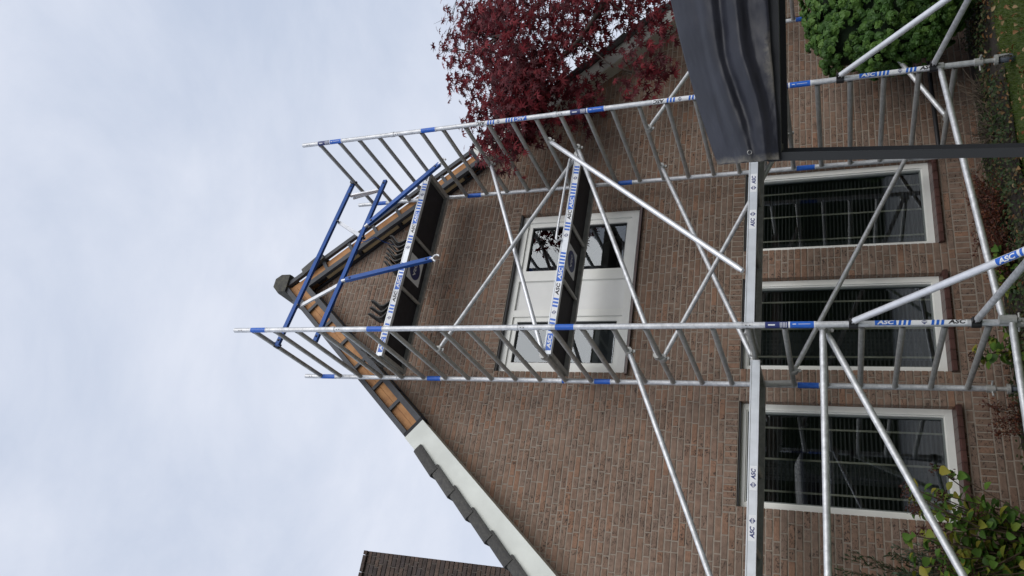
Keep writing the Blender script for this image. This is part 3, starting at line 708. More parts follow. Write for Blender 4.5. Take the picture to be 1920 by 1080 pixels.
# decks ----------------------------------------------------------------------
def deck(x0, x1, y0, y1, zr, stickers, plate=True, small=None):
    zb, zt = zr - .042, zr + .036
    Y = lambda x, y: y + yo(x)
    m = MB()
    def beam(ya, yb, za, zb_, mi=0): m.hexa([(x0, Y(x0, ya), za), (x1, Y(x1, ya), za), (x1, Y(x1, yb), za), (x0, Y(x0, yb), za), (x0, Y(x0, ya), zb_), (x1, Y(x1, ya), zb_), (x1, Y(x1, yb), zb_), (x0, Y(x0, yb), zb_)], mi)
    beam(y0, y0 + .045, zb, zt - .014); beam(y0 + .006, y0 + .045, zt - .0139, zt - .010, 1); beam(y0, y0 + .05, zt - .0099, zt)
    beam(y1 - .045, y1, zb, zt, 1)
    for xx in (x0 + .002, x1 - .042):
        m.hexa([(xx, Y(xx, y0 + .046), zb + .005), (xx + .04, Y(xx, y0 + .046), zb + .005), (xx + .04, Y(xx, y1 - .046), zb + .005), (xx, Y(xx, y1 - .046), zb + .005),
                (xx, Y(xx, y0 + .046), zt - .02), (xx + .04, Y(xx, y0 + .046), zt - .02), (xx + .04, Y(xx, y1 - .046), zt - .02), (xx, Y(xx, y1 - .046), zt - .02)], 1)
    for xx, sg in ((x0, -1), (x1, 1)):
        for y in (y0 + .07, y1 - .07): m.tube([(xx - sg * .01, Y(xx, y), zr + .01), (xx + sg * .04, Y(xx, y), zr + .03)], .02, 8, 1)
    dk = m.build('deck', [M['alu_face'], M['alu_worn']], scaf, origin=((x0 + x1) / 2, (y0 + y1) / 2, zr))
    m = MB(); xa, xb = x0 + .043, x1 - .043
    m.hexa([(xa, Y(xa, y0 + .046), zt - .03), (xb, Y(xb, y0 + .046), zt - .03), (xb, Y(xb, y1 - .046), zt - .03), (xa, Y(xa, y1 - .046), zt - .03),
            (xa, Y(xa, y0 + .046), zt - .012), (xb, Y(xb, y0 + .046), zt - .012), (xb, Y(xb, y1 - .046), zt - .012), (xa, Y(xa, y1 - .046), zt - .012)]); m.build('deck_panel', M['deck'], dk)
    for fx in (.36, .64):
        x = x0 + (x1 - x0) * fx; m = MB(); m.tube([(x, Y(x, y0 + .04), zb + .028), (x, Y(x, y1 - .04), zb + .028)], .021, 10, 0, False); m.build('cross_tube', M['alu_worn'], dk)
    if plate:
        x = (x0 + x1) / 2; ym = (y0 + y1) / 2 + yo(x); zz = zt - .0325
        st = Sticker(); st.rect(-.16, .16, -.15, .15, 0, 0)
        n = 28; st.e.append(([(.12 * math.cos(2 * math.pi * i / n), .12 * math.sin(2 * math.pi * i / n)) for i in range(n)], [tuple(range(n))], 3, 1))
        st.text('ASC', -.085, 0, .055, 0, 2, fit=.17)
        st.build(lambda s_, t_, off: (x + s_, ym + t_, zz - off), dk)
    for sx, st in stickers: st.build(lambda s_, t_, off, sx=sx: (x0 + sx + s_, Y(x0 + sx + s_, y0) - .0006 - off, zb + .033 + t_), dk)
    return dk
def half_unit():
    st = Sticker(); h = .058
    st.rect(0, .185, -h / 2, h / 2, 1); st.text('ASC', .018, 0, h * .72, 0, fit=.150)
    for i in range(4): st.para(.200 + .040 * i, .223 + .040 * i, -h / 2, h / 2, .012, 1)
    return st
def right_half():
    st = Sticker(); h = .058; st.rect(0, .36, -h / 2, h / 2, 0, 0); st.logo(.03, 0, h * .42, 3)
    for i in range(3): st.para(.085 + .040 * i, .108 + .040 * i, -h / 2, h / 2, .012, 1)
    st.text('ASC', .225, 0, h * .72, 2, fit=.13); return st
def deck_set(): return [(.04, unit(.058)), (.82, half_unit()), (1.35, right_half()), (1.71, unit(.058))]
deck(.03, LX - .03, .74, 1.29, RZ(4), deck_set())
d2 = deck(.03, LX - .03, .68, 1.27, RZ(11), deck_set())
m = MB(); zz = RZ(11) + .085
m.tube([(1.36, .66 + yo(1.4), zz - .05), (1.33, .65 + yo(1.4), zz - .02), (1.35, .645 + yo(1.4), zz), (1.42, .645 + yo(1.4), zz), (2.30, .645 + yo(2.4), zz), (2.42, .66 + yo(2.4), zz)], .013, 8); m.build('handle_bar', M['alu_bright'], d2)
def small_marks(xs):
    res = []
    for x in xs:
        st = Sticker(); st.rect(-.02, .18, -.028, .028, 0, 0); st.text('ASC', .0, 0, .036, 3, fit=.092); st.logo(.135, 0, .024, 3); res.append((x, st))
    return res
def small_marks_rev(xs):
    res = []
    for x in xs:
        st = Sticker(); st.rect(-.02, .18, -.028, .028, 0, 0); st.logo(.024, 0, .024, 3); st.text('ASC', .066, 0, .036, 3, fit=.092); res.append((x, st))
    return res
deck(.03, LX - .03, .085, .68, RZ(18), small_marks([.97]) + small_marks_rev([1.365]), False)
deck(-LX + .03, -.05, .60, 1.19, RZ(18), small_marks([.92]) + small_marks_rev([1.315]), False)
# tie bar at the back of the lowest joint and the grey deck end behind it
m = MB(); m.tube([(-.02, 1.25, 1.66), (.0, 1.27, 1.42)], .03, 10); m.build('swivel_clamp', M['alu_worn'], scaf)

# guard rails ----------------------------------------------------------------
def gp(x, z): return V(x, .36 + .215 * x, z)
def rail(p0, p1, w=.034, h=.05, mt='blue_rail', name='guard_rail'):
    m = MB(); d = (p1 - p0).normalized(); m.bar(p0, p1, w, h, 0)
    # groove lips along the profile
    a = d.cross(V(0, 0, 1)).normalized(); b = a.cross(d)
    for k in (-1, 1): m.bar(p0 - a * (w / 2 + .002) + b * k * h * .36, p1 - a * (w / 2 + .002) + b * k * h * .36, .0038, h * .2, 0)
    for k in (p0 + d * .06, p1 - d * .06): m.tube([k - a * (w / 2 + .008), k + a * (w / 2 + .008)], .012, 8, 1)
    return m.build(name, [M[mt], M['steel_dark']], scaf, origin=p0)
rail(gp(-.02, 6.655), gp(2.50, 6.745)); rail(gp(.03, 6.175), gp(2.50, 6.255))
def link_bar(p0, p1, name='link_bar'):
    m = MB(); m.bar(p0 + V(0, .03, 0), p1 + V(0, .03, 0), .02, .045, 0)
    m.tube([p0 + V(0, -.02, 0), p0 + V(0, .04, 0)], .011, 8, 1); m.tube([p1 + V(0, -.02, 0), p1 + V(0, .04, 0)], .011, 8, 1)
    m.build(name, [M['alu_bright'], M['steel_dark']], scaf, origin=p0)
link_bar(gp(1.83, 6.68), gp(1.53, 6.19)); link_bar(gp(.53, 6.645), gp(.90, 6.14)); link_bar(gp(2.30, 6.72), gp(2.36, 6.30))
m = MB(); m.bar((2.30, .93, 6.70), (2.40, .94, 6.30), .02, .05); m.build('link_bar', M['alu_bright'], scaf)
def strut(p0, p1, hook):
    p0 = Vector(p0); p1 = Vector(p1); rail(p0, p1, .04, .05, 'blue_rail', 'strut')
    d = (p1 - p0).normalized(); m = MB(); pts = []
    c = p1 + d * .05
    for i in range(9):
        t = R(-60 + 30 * i); pts.append(c + V(.038 * math.cos(t), 0, .038 * math.sin(t)))
    m.tube(pts, .012, 6); m.tube([p1 - d * .02, p1 + d * .02], .022, 8)
    m.build('hook', M['alu_bright'], scaf, origin=p1)
    m = MB(); m.tube([p0 - d * .05, p0 + d * .01], .018, 8); m.build('clamp', M['alu_bright'], scaf, origin=p0)
strut((.86, .52, 6.13), (1.10, .55, 5.09), 1); strut((1.72, .70, 6.18), (2.49, .665, 5.36), 1)
for p in (V(0, .40, 6.70), V(LX, .89, 6.74)):
    m = MB(); claw(m, p); m.build('clamp', [M['alu_worn'], M['steel_dark']], scaf, origin=p)
# blue rope tied to the lower rail
m = MB(); pts = [gp(1.45, 6.19) + V(0, -.03, 0), gp(1.46, 6.12), gp(1.52, 6.02), gp(1.58, 6.03) + V(0, .2, 0), gp(1.60, 5.95) + V(0, .4, -.1), gp(1.61, 5.86) + V(0, .45, -.15)]
m.tube(pts, .006, 6); tag(m.build('rope', M['rope'], None, origin=pts[0]), 'thin blue rope tied to the lower blue guard rail', 'rope')

# legs, castors, stabilisers ---------------------------------------------------
def castor(x, y, ang, zl=-.17):
    m = MB()
    m.tube([(x, y, zl + .02), (x, y, GZ + .17)], .019, 12)
    m.tube([(x, y, zl - .035), (x, y, zl + .03)], .034, 12)
    for k in range(3):
        t = ang + 2.1 * k; m.tube([(x, y, zl - .01), (x + .075 * math.cos(t), y + .075 * math.sin(t), zl - .015)], .009, 8)
    m.tube([(x, y, GZ + .18), (x, y, GZ + .155)], .045, 14)
    dx, dy = math.cos(ang), math.sin(ang); px, py = -dy, dx; cx, cy = x + dx * .035, y + dy * .035; cz = GZ + .085
    for sg in (-1, 1):
        m.add([(x + px * .03 * sg - dx * .03, y + py * .03 * sg - dy * .03, GZ + .165), (x + px * .03 * sg + dx * .045, y + py * .03 * sg + dy * .045, GZ + .165), (cx + px * .03 * sg + dx * .02, cy + py * .03 * sg + dy * .02, cz - .015), (cx + px * .03 * sg - dx * .02, cy + py * .03 * sg - dy * .02, cz - .015),
               (x + px * .034 * sg - dx * .03, y + py * .034 * sg - dy * .03, GZ + .165), (x + px * .034 * sg + dx * .045, y + py * .034 * sg + dy * .045, GZ + .165), (cx + px * .034 * sg + dx * .02, cy + py * .034 * sg + dy * .02, cz - .015), (cx + px * .034 * sg - dx * .02, cy + py * .034 * sg - dy * .02, cz - .015)],
              [(0, 1, 2, 3), (7, 6, 5, 4), (0, 4, 5, 1), (1, 5, 6, 2), (2, 6, 7, 3), (3, 7, 4, 0)])
    c = m.build('castor', M['alu_worn'], scaf, origin=(x, y, GZ))
    w = MB(); n = 24
    def ring(r, o): return [(cx + dx * r * math.cos(2 * math.pi * i / n) + px * o, cy + dy * r * math.cos(2 * math.pi * i / n) + py * o, cz + r * math.sin(2 * math.pi * i / n)) for i in range(n)]
    rings = [ring(.058, -.018), ring(.078, -.02), ring(.084, -.01), ring(.084, .01), ring(.078, .02), ring(.058, .018)]
    vs = [v for r_ in rings for v in r_]
    w.add(vs, [(j * n + i, j * n + (i + 1) % n, ((j + 1) % 6) * n + (i + 1) % n, ((j + 1) % 6) * n + i) for j in range(6) for i in range(n)], 0, True); w.build('tyre', M['rubber'], c)
    w = MB(); w.tube([(cx - px * .022, cy - py * .022, cz), (cx + px * .022, cy + py * .022, cz)], .022, 12)
    for i in range(5):
        t = 2 * math.pi * i / 5; w.bar((cx, cy, cz), (cx + dx * .06 * math.cos(t), cy + dy * .06 * math.cos(t), cz + .06 * math.sin(t)), .016, .03, 0)
    w.build('rim', M['alu_worn'], c)
for x in (-LX, 0, LX, 4.76):
    castor(x, yo(x), R(35 if x == LX else 120)); castor(x, yo(x) + WY, R(20 if x == LX else 75))
def stabiliser(x, y, fx, fy, zt, zl, tj, lab):
    A = V(x, y - .05, zt); B = V(x + fx, y + fy, GZ + .02); m = MB()
    m.tube([A, B], .0255, 14); m.tube([B, B + V(0, 0, .0)], .03, 8, 1) if False else None
    m.tube([B + V(0, 0, .03), B + V(0, 0, -.012)], [.03, .055], 12, 1)
    st = m.build('stabiliser', [M['alu_bright'], M['steel_dark']], scaf, origin=A)
    J = A + (B - A) * tj; m = MB(); A2 = V(x, y - .05, zl); d = (J - A2).normalized(); m.tube([A2, J - d * .03], .0235, 12); m.build('lower_arm', M['alu'], st)
    for z in (zt, zl):
        m = MB(); m.tube([(x, y, z - .032), (x, y, z + .032)], .037, 14); m.bar((x, y - .02, z), (x, y - .075, z), .035, .06); m.tube([(x - .03, y - .06, z), (x + .03, y - .06, z)], .009, 8); m.build('clamp', M['steel_dark'], st)
    if lab:
        D = (B - A).normalized(); c = A + (B - A) * .60; up = (CAM - c).normalized(); up = (up - D * up.dot(D)).normalized(); sd_ = D.cross(up)
        def fn(s_, t_, off):
            a = t_ / .0255; return c + D * s_ + (up * math.cos(a) - sd_ * math.sin(a)) * (.0261 + off)
        unit(.048, True).build(fn, st, True)
stabiliser(0, 0, -.10, -1.65, .90, .087, .74, True)
stabiliser(LX, AY, -.30, -1.65, .925, .17, .70, False)

# ================================================================== LOOSE PANTILES ON THE UPPER DECK
TZ = RZ(4) + .046
def pantile(x, y, tilt, label, yaw=0.0, group=None):
    m = MB(); n = 16; W_, Ln, th = .37, .28, .016
    pr = [(.042 * math.sin(2 * math.pi * (i / n) * 1.25 + .4), W_ * i / n) for i in range(n + 1)]
    vs = []
    for yy in (0, Ln):
        for o in (0, th): vs += [(px_ + o, yy, pz) for px_, pz in pr]
    k = n + 1; fs = []
    for i in range(n):
        fs += [(i, i + 1, k + i + 1, k + i), (2 * k + i, 3 * k + i, 3 * k + i + 1, 2 * k + i + 1), (i, 2 * k + i, 2 * k + i + 1, i + 1), (k + i, k + i + 1, 3 * k + i + 1, 3 * k + i)]
    fs += [(0, k, 3 * k, 2 * k), (n, 2 * k + n, 3 * k + n, k + n)]
    m.add(vs, fs, 0, True)
    me = bpy.data.meshes.new('roof_tile'); me.from_pydata(m.v, [], m.f); me.materials.append(M['tile'])
    o = link('roof_tile', me, None, (x, y, TZ)); o.rotation_euler = (0, tilt, yaw)
    tag(o, label, 'roof tile', group)
names = ['leftmost', 'second', 'third', 'fourth', 'fifth', 'sixth', 'last']
for i in range(7):
    pantile(1.20 + i * .066, .93 + .02 * random.random(), R(14 - i), ('%s black wavy roof tile of the bigger row standing on the top deck' % names[i]) if i else 'leftmost black wavy roof tile of the bigger row standing on the top deck', R(random.uniform(-4, 4)), 'roof tiles standing on the top deck')
for i in range(3):
    pantile(.66 + i * .065, .93, R(-12 + 3 * i), ['outer', 'middle', 'inner'][i] + ' black wavy roof tile of the small row on the top deck', R(random.uniform(-4, 4)), 'roof tiles standing on the top deck')
pantile(.10, .95, R(8), 'lone black roof tile at the top deck end beside the ladder frame', 0, 'roof tiles standing on the top deck')

# ================================================================== TARPAULIN CANOPY
RAYD = 3.2
c0 = V(-.825, -3.279, 1.21)                       # lower outer corner
ray = V(c0.x - CAM.x, c0.y - CAM.y, 0).normalized(); bdir = V(ray.y, -ray.x, 0)
ray2 = (ray + bdir * .02).normalized()
can = thing('canopy', (c0.x, c0.y, GZ), 'dark navy tarpaulin stretched over a black metal canopy frame', 'canopy')
LEN, DEP = 2.2, .55
def cp(a, d, z): return c0 + bdir * a + ray2 * d + V(0, 0, z)
def drop(a): return -.020 * a
for nm, a, d, mt in (('post', 0.012, .028, 'grey_steel'), ('post', LEN, .028, 'grey_steel'), ('post', 0.022, DEP - .03, 'black_steel'), ('post', LEN, DEP - .03, 'black_steel')):
    m = MB(); top = cp(a, d, .05); bot = V(top.x - .107, top.y + .08, GZ - .02)
    w = .0165
    m.hexa([bot + (-bdir - ray2) * w, bot + (bdir - ray2) * w, bot + (bdir + ray2) * w, bot + (-bdir + ray2) * w, top + (-bdir - ray2) * w, top + (bdir - ray2) * w, top + (bdir + ray2) * w, top + (-bdir + ray2) * w])
    m.build(nm, M[mt], can)
for d in (.03, DEP - .03):
    m = MB(); m.bar(cp(-.01, d, .0) + V(0, 0, .01), cp(LEN, d, drop(LEN)) + V(0, 0, .01), .04, .05); m.build('eaves_bar', M['black_steel'], can)
for a in (.04, LEN * .5, LEN): 
    m = MB(); m.bar(cp(a, .05, .02), cp(a, DEP - .05, .02), .03, .04); m.build('tie_bar', M['black_steel'], can)
m = MB(); na, nn = 130, 64; vs = []
def tarp_h(a): return .268 + .30 * (1 - math.exp(-a / .85))
for j in range(nn + 1):
    t = j / nn
    for i in range(na + 1):
        a = -.004 + LEN * (i / na) ** 1.25
        H = tarp_h(max(a, 0)); h = H * min(1, t * 1.0)
        d = -.008 + .30 * max(0, t - .18) ** 1.55
        # long drag folds running from the corner
        amp = .019 * (math.sin(math.pi * min(1, t / .75)) ** .7 if t < .75 else 0) * (0.35 + .65 * min(1, (a + .03) / .35))
        ph = 21 * t * (1 - .16 * math.sin(2.6 * a)) + 1.3 * noise.noise((a * 2.2, t * 1.4, 3.1)) * 2 - 1.2 * a
        d += amp * math.sin(ph) + .18 * amp * math.sin(2.3 * ph + 1.1 + a * 2)
        d += .006 * math.sin(60 * a + 8 * t) * math.exp(-a / .04)
        d += .010 * noise.noise((a * 5, t * 4, 7.7)) + .004 * noise.noise((a * 16, t * 9, 1.3)) * (1.4 - t) + .0016 * noise.noise((a * 45, t * 30, 9.0))
        if i < 4: a += .007 * noise.noise((t * 9, 2.2, i * .2)) * (1 - i / 4)
        h += .006 * noise.noise((a * 7, 5.5, 0)) * (1 - t) - .012 * math.sin(math.pi * min(1, max(0, a) / 1.1)) * t
        z = h - .012 + drop(a) * 0 + .022 * (a / .6 if a < .6 else 1) * (1 - t)
        vs.append(cp(a, d, z))
fs = []
fm = []
for j in range(nn):
    for i in range(na): fs.append((j * (na + 1) + i, j * (na + 1) + i + 1, (j + 1) * (na + 1) + i + 1, (j + 1) * (na + 1) + i))
m.add(vs, fs, 0, True)
# the roof sheet going back and the short return at the corner
top = vs[nn * (na + 1):]
back = [cp(-.004 + LEN * (i / na) ** 1.25, DEP, tarp_h(max(-.022 + LEN * (i / na) ** 1.25, 0)) - .16) for i in range(na + 1)]
m.add(top + back, [(i, i + 1, na + 2 + i, na + 1 + i) for i in range(na)], 0, True)
side = [vs[j * (na + 1)] for j in range(nn + 1)]
m.add(side + [cp(-.012, DEP, -.012), cp(-.012, DEP, tarp_h(0) - .16)], [tuple(range(nn + 1)) + (nn + 2, nn + 1)], 0)
sheet = m.build('sheet', M['tarp'], can)
at = sheet.data.attributes.new('dirt', 'FLOAT', 'POINT')
for k in range((na + 1) * (nn + 1)):
    j, i = divmod(k, na + 1); a = LEN * (i / na) ** 1.25; t = j / nn
    at.data[k].value = max(max(0, 1 - a / .05), max(0, 1 - t / .16) * math.exp(-((a - .36) / .17) ** 2), .25 * max(0, 1 - a / .4) * (1 - t))
sm = sheet.modifiers.new('thick', 'SOLIDIFY'); sm.thickness = .0015
m = MB(); ec = cp(.035, -.014, .10)
pts = [ec + bdir * .008 * math.cos(2 * math.pi * i / 12) + V(0, 0, .008 * math.sin(2 * math.pi * i / 12)) for i in range(13)]
m.tube(pts, .0022, 6, 0, False); m.build('eyelet', M['chrome'], can)

# ================================================================== PLANTS
def rv(s=1.0): return V(random.gauss(0, s), random.gauss(0, s), random.gauss(0, s))
def basis(n):
    n = n.normalized(); u = V(0, 0, 1) if abs(n.z) < .9 else V(1, 0, 0)
    a = n.cross(u).normalized(); return a, a.cross(n).normalized()
def leaf_star(m, p, nrm, dirv, L_, lobes=7):
    a = dirv - nrm * dirv.dot(nrm); a = a.normalized() if a.length > 1e-4 else basis(nrm)[0]
    b = nrm.cross(a); vs = [p]; angs = [0, 38, 76, 122][: (lobes + 1) // 2]; lens = [1, .92, .74, .42]
    seq = [(-t, l) for t, l in list(zip(angs, lens))[:0:-1]] + [(t, l) for t, l in zip(angs, lens)]
    pts = []
    for i, (t, l) in enumerate(seq):
        t = R(t + random.uniform(-5, 5)); cup = -.25 * L_ * l * random.uniform(.2, 1)
        pts.append(p + (a * math.cos(t) + b * math.sin(t)) * L_ * l + nrm * cup)
        if i < len(seq) - 1:
            t2 = (t + R(seq[i + 1][0])) / 2; pts.append(p + (a * math.cos(t2) + b * math.sin(t2)) * L_ * .33)
    vs += pts
    m.add(vs, [(0, i, i + 1) for i in range(1, len(pts))])
def leaf_oval(m, p, nrm, dirv, L_, w=.5, fold=.15):
    a = dirv - nrm * dirv.dot(nrm); a = a.normalized() if a.length > 1e-4 else basis(nrm)[0]
    b = nrm.cross(a)
    prof = [(0, 0), (.25, .75), (.55, 1.0), (.82, .6), (1, 0)]
    mid = [p + a * L_ * t - nrm * L_ * .25 * t * t for t, _ in prof]
    lft = [mid[i] + b * L_ * w * .5 * prof[i][1] + nrm * L_ * fold * prof[i][1] for i in (1, 2, 3)]
    rgt = [mid[i] - b * L_ * w * .5 * prof[i][1] + nrm * L_ * fold * prof[i][1] for i in (1, 2, 3)]
    vs = mid + lft + rgt
    m.add(vs, [(0, 1, 5), (1, 2, 6, 5), (2, 3, 7, 6), (3, 4, 7), (0, 8, 1), (1, 8, 9, 2), (2, 9, 10, 3), (3, 10, 4)], 0, True)
def quad_leaf(m, p, nrm, dirv, L_, w):
    a = dirv - nrm * dirv.dot(nrm); a = a.normalized() if a.length > 1e-4 else basis(nrm)[0]
    b = nrm.cross(a); m.add([p, p + a * L_ * .5 + b * w / 2, p + a * L_, p + a * L_ * .5 - b * w / 2], [(0, 1, 2, 3)])

# red Japanese maple -----------------------------------------------------------
CLU = [(5.52, 1.1, 6.03), (4.47, 0.76, 5.74), (4.26, 1.13, 5.59), (3.08, 0.75, 4.94), (3.48, 0.84, 4.87), (4.19, 0.65, 5.11), (5.36, 0.99, 5.6), (4.31, 0.49, 4.66), (4.25, 1.05, 4.94), (3.2, 0.79, 4.41), (5.35, 1.07, 4.74), (4.12, 0.73, 4.36), (4.72, 0.98, 4.31), (3.68, 1.14, 3.97), (4.84, 0.65, 4.07), (4.74, 0.84, 3.76), (5.05, 1.1, 3.51), (3.74, 0.88, 3.17), (4.41, 0.75, 3.1), (4.58, 0.74, 2.93), (2.81, 0.75, 4.71), (5.15, 1.12, 5.7), (5.0, 0.63, 5.02), (3.35, 0.53, 4.41), (3.36, 0.77, 4.18), (4.41, 1.1, 4.05), (5.88, 0.56, 5.93), (6.8, 1.09, 5.84), (5.83, 0.74, 5.01), (6.22, 0.89, 4.65), (5.55, 0.73, 4.05), (5.37, 0.52, 3.54), (7.77, 0.9, 6.22), (7.6, 0.97, 5.49), (6.91, 0.5, 4.54), (6.89, 0.72, 3.98), (8.85, 0.64, 5.94), (8.51, 0.49, 5.02), (7.99, 0.53, 4.21), (7.4, 1.12, 3.59)]
base = V(5.75, .55, GZ)
maple = thing('maple_tree', base, 'red leaved Japanese maple reaching across the verge beside the scaffold', 'tree')
m = MB(); fork = V(5.6, .6, 2.2)
m.tube([base, V(5.72, .56, .5), V(5.66, .58, 1.4), fork], [.13, .105, .09, .075], 12); m.build('trunk', M['bark'], maple)
mains = [V(4.9, .7, 3.5), V(5.4, .8, 4.2), V(6.6, .75, 3.9), V(5.9, .7, 4.8)]
tips = [V(3.7, .75, 4.3), V(4.4, .85, 5.3), V(8.0, .7, 4.8), V(6.3, .8, 5.6)]
limbs = []
for a, b in zip(mains, tips):
    pts = [fork, (fork + a) / 2 + rv(.06), a, (a + b) / 2 + rv(.08), b]; limbs += pts[1:] + [(pts[1] + pts[2]) / 2, (pts[3] + pts[4]) / 2]
    m = MB(); m.tube(pts, [.07, .055, .04, .026, .012], 8); m.build('limb', M['bark'], maple)
m = MB()
for c in CLU:
    c = V(*c); q = min(limbs, key=lambda p: (p - c).length); mid = (q + c) / 2 + rv(.07) + V(0, 0, .06)
    m.tube([q, mid, c], [.014, .009, .004], 5)
    for _ in range(4): e2 = c + rv(.16); m.tube([c, (c + e2) / 2 + V(0, 0, .03), e2], [.004, .003, .0015], 4)
tag(m.build('twigs', M['bark'], maple), kind='stuff')
up_ = [V(*c) for c in CLU if c[2] > 4.0 and c[0] < 6]
for _ in range(26):
    a_, b_ = random.sample(up_, 2)
    if (a_ - b_).length < 1.3: CLU.append(tuple(a_.lerp(b_, random.uniform(.3, .7)) + rv(.08)))
m = MB()
for ci, c in enumerate(CLU):
    c = V(*c); edge = ci in (0, 1, 3, 26, 18, 23, 9)
    for _ in range(11 if edge else 22):
        s = c + V(random.gauss(0, .19), random.gauss(0, .15), random.gauss(0, .15))
        drp = V(random.uniform(-.6, .3), random.uniform(-.4, .3), -random.uniform(.5, 1.1)).normalized()
        for j in range(random.randint(5, 10)):
            p = s + drp * .034 * j + rv(.05)
            n_ = (V(-.35, -.75, .55) + rv(.55)).normalized(); d_ = (drp + rv(.45)).normalized()
            leaf_star(m, p, n_, d_, random.uniform(.062, .112), random.choice([5, 7, 7]))
m.build('crown', M['maple'], maple)

# clipped green cypress ------------------------------------------------------------
cc = V(4.02, .80, .47); ra = V(.70, .52, .80)
cyp = thing('cypress_shrub', (cc.x, cc.y, GZ), 'dense dark green cypress shrub with rounded tufts beside the tarpaulin', 'shrub')
def shrub_r(d): return 1 + .10 * math.sin(5 * d.x + 3 * d.z) * math.cos(4 * d.z + 2 * d.y) + .06 * math.sin(11 * d.z + 7 * d.x)
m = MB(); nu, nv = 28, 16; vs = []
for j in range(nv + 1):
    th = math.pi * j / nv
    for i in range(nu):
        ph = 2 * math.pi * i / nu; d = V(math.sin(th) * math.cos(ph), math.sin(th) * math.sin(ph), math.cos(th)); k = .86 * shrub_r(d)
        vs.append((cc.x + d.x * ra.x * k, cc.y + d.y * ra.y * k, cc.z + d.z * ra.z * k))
m.add(vs, [(j * nu + i, j * nu + (i + 1) % nu, (j + 1) * nu + (i + 1) % nu, (j + 1) * nu + i) for j in range(nv) for i in range(nu)], 0, True); m.build('dark_core', M['core'], cyp)  # near-black solid core that shows between the tufts
m = MB(); m.tube([(cc.x, cc.y, GZ), (cc.x, cc.y, .1)], [.07, .05], 8); m.build('trunk', M['bark'], cyp)
m = MB()
for _ in range(1900):
    d = rv().normalized()
    if d.y > .55: continue
    k = shrub_r(d) * random.uniform(.90, 1.04); c = V(cc.x + d.x * ra.x * k, cc.y + d.y * ra.y * k, cc.z + d.z * ra.z * k)
    ax = (d + rv(.30) + V(0, 0, .25)).normalized(); a, b = basis(ax); rr = random.uniform(.026, .050); na_ = 10
    # a curled fan: crinkled dome whose rim is frayed into sprays
    vs = [c + ax * rr * .8 * random.uniform(.8, 1.1)]
    for ri, (rf, hf) in enumerate(((.45, .66), (.85, .34), (1.15, -.12))):
        for q in range(na_):
            t = 2 * math.pi * (q + .5 * ri) / na_; fr_ = random.uniform(.72, 1.28) if ri else random.uniform(.8, 1.2)
            vs.append(c + (a * math.cos(t) + b * math.sin(t)) * rr * rf * fr_ + ax * rr * (hf + random.uniform(-.22, .22)))
    fs = [(0, 1 + q, 1 + (q + 1) % na_) for q in range(na_)]
    for ri in range(2):
        for q in range(na_):
            if random.random() < .93: fs.append((1 + ri * na_ + q, 1 + (ri + 1) * na_ + q, 1 + (ri + 1) * na_ + (q + 1) % na_, 1 + ri * na_ + (q + 1) % na_))
    m.add(vs, fs)
    for q in range(9):
        t = random.uniform(0, 6.3); o_ = (a * math.cos(t) + b * math.sin(t)); p = c + o_ * rr * random.uniform(.5, 1.1) + ax * rr * random.uniform(-.1, .6)
        quad_leaf(m, p, (ax + rv(.5)).normalized(), o_ + ax * .5 + rv(.3), random.uniform(.014, .026), .010)
m.build('foliage', M['cypress'], cyp)

# hydrangea ----------------------------------------------------------------------
def hydrangea(cx, cy, label, nst, w, h, seed):
    random.seed(seed)
    hy = thing('hydrangea', (cx, cy, GZ), label, 'shrub')
    ms, ml = MB(), MB()
    for _ in range(nst):
        b = V(cx + random.gauss(0, .08), cy + random.gauss(0, .07), GZ); t = V(cx + random.uniform(-w, w), cy + random.uniform(-.4, .25), GZ + h * random.uniform(.5, 1.0))
        mid = (b + t) / 2 + rv(.04); ms.tube([b, mid, t], [.007, .0055, .004], 5)
        for j in range(7):
            f = .35 + .65 * j / 6; p = b.lerp(mid, f * 2) if f < .5 else mid.lerp(t, f * 2 - 1)
            a0 = random.uniform(0, 6.3)
            for k in (0, math.pi):
                if random.random() < .18: continue
                d = V(math.cos(a0 + k), math.sin(a0 + k), .25 + random.gauss(0, .2)); n_ = (V(0, -.35, 1) + rv(.35) - d * .2).normalized()
                leaf_oval(ml, p + d * .015, n_, d, random.uniform(.062, .108), .74)
        if random.random() < .6:
            mf = MB()
            for k in range(46):
                d = rv().normalized(); p = t + V(0, 0, .03) + d * random.uniform(.025, .05); quad_leaf(mf, p, (d + rv(.4)).normalized(), rv(), .02, .016)
            mf.build('flower_head', M['hyd_dry'], hy, origin=t)
    ms.build('stems', M['stem'], hy)['kind'] = 'stuff'; ml.build('foliage', M['hyd'], hy)
hydrangea(-1.35, .95, 'yellowing green hydrangea with dried brown flower heads under the window', 42, .44, 1.04, 5)
hydrangea(-1.95, .85, 'green hydrangea mostly outside the picture past the yellowing one', 16, .35, .95, 9)
hydrangea(.30, 1.15, 'low hydrangea shoots with green leaves at the wall foot', 5, .22, .42, 12)
hydrangea(.95, 1.05, 'small hydrangea seedling with green leaves below the middle window', 4, .18, .26, 17)

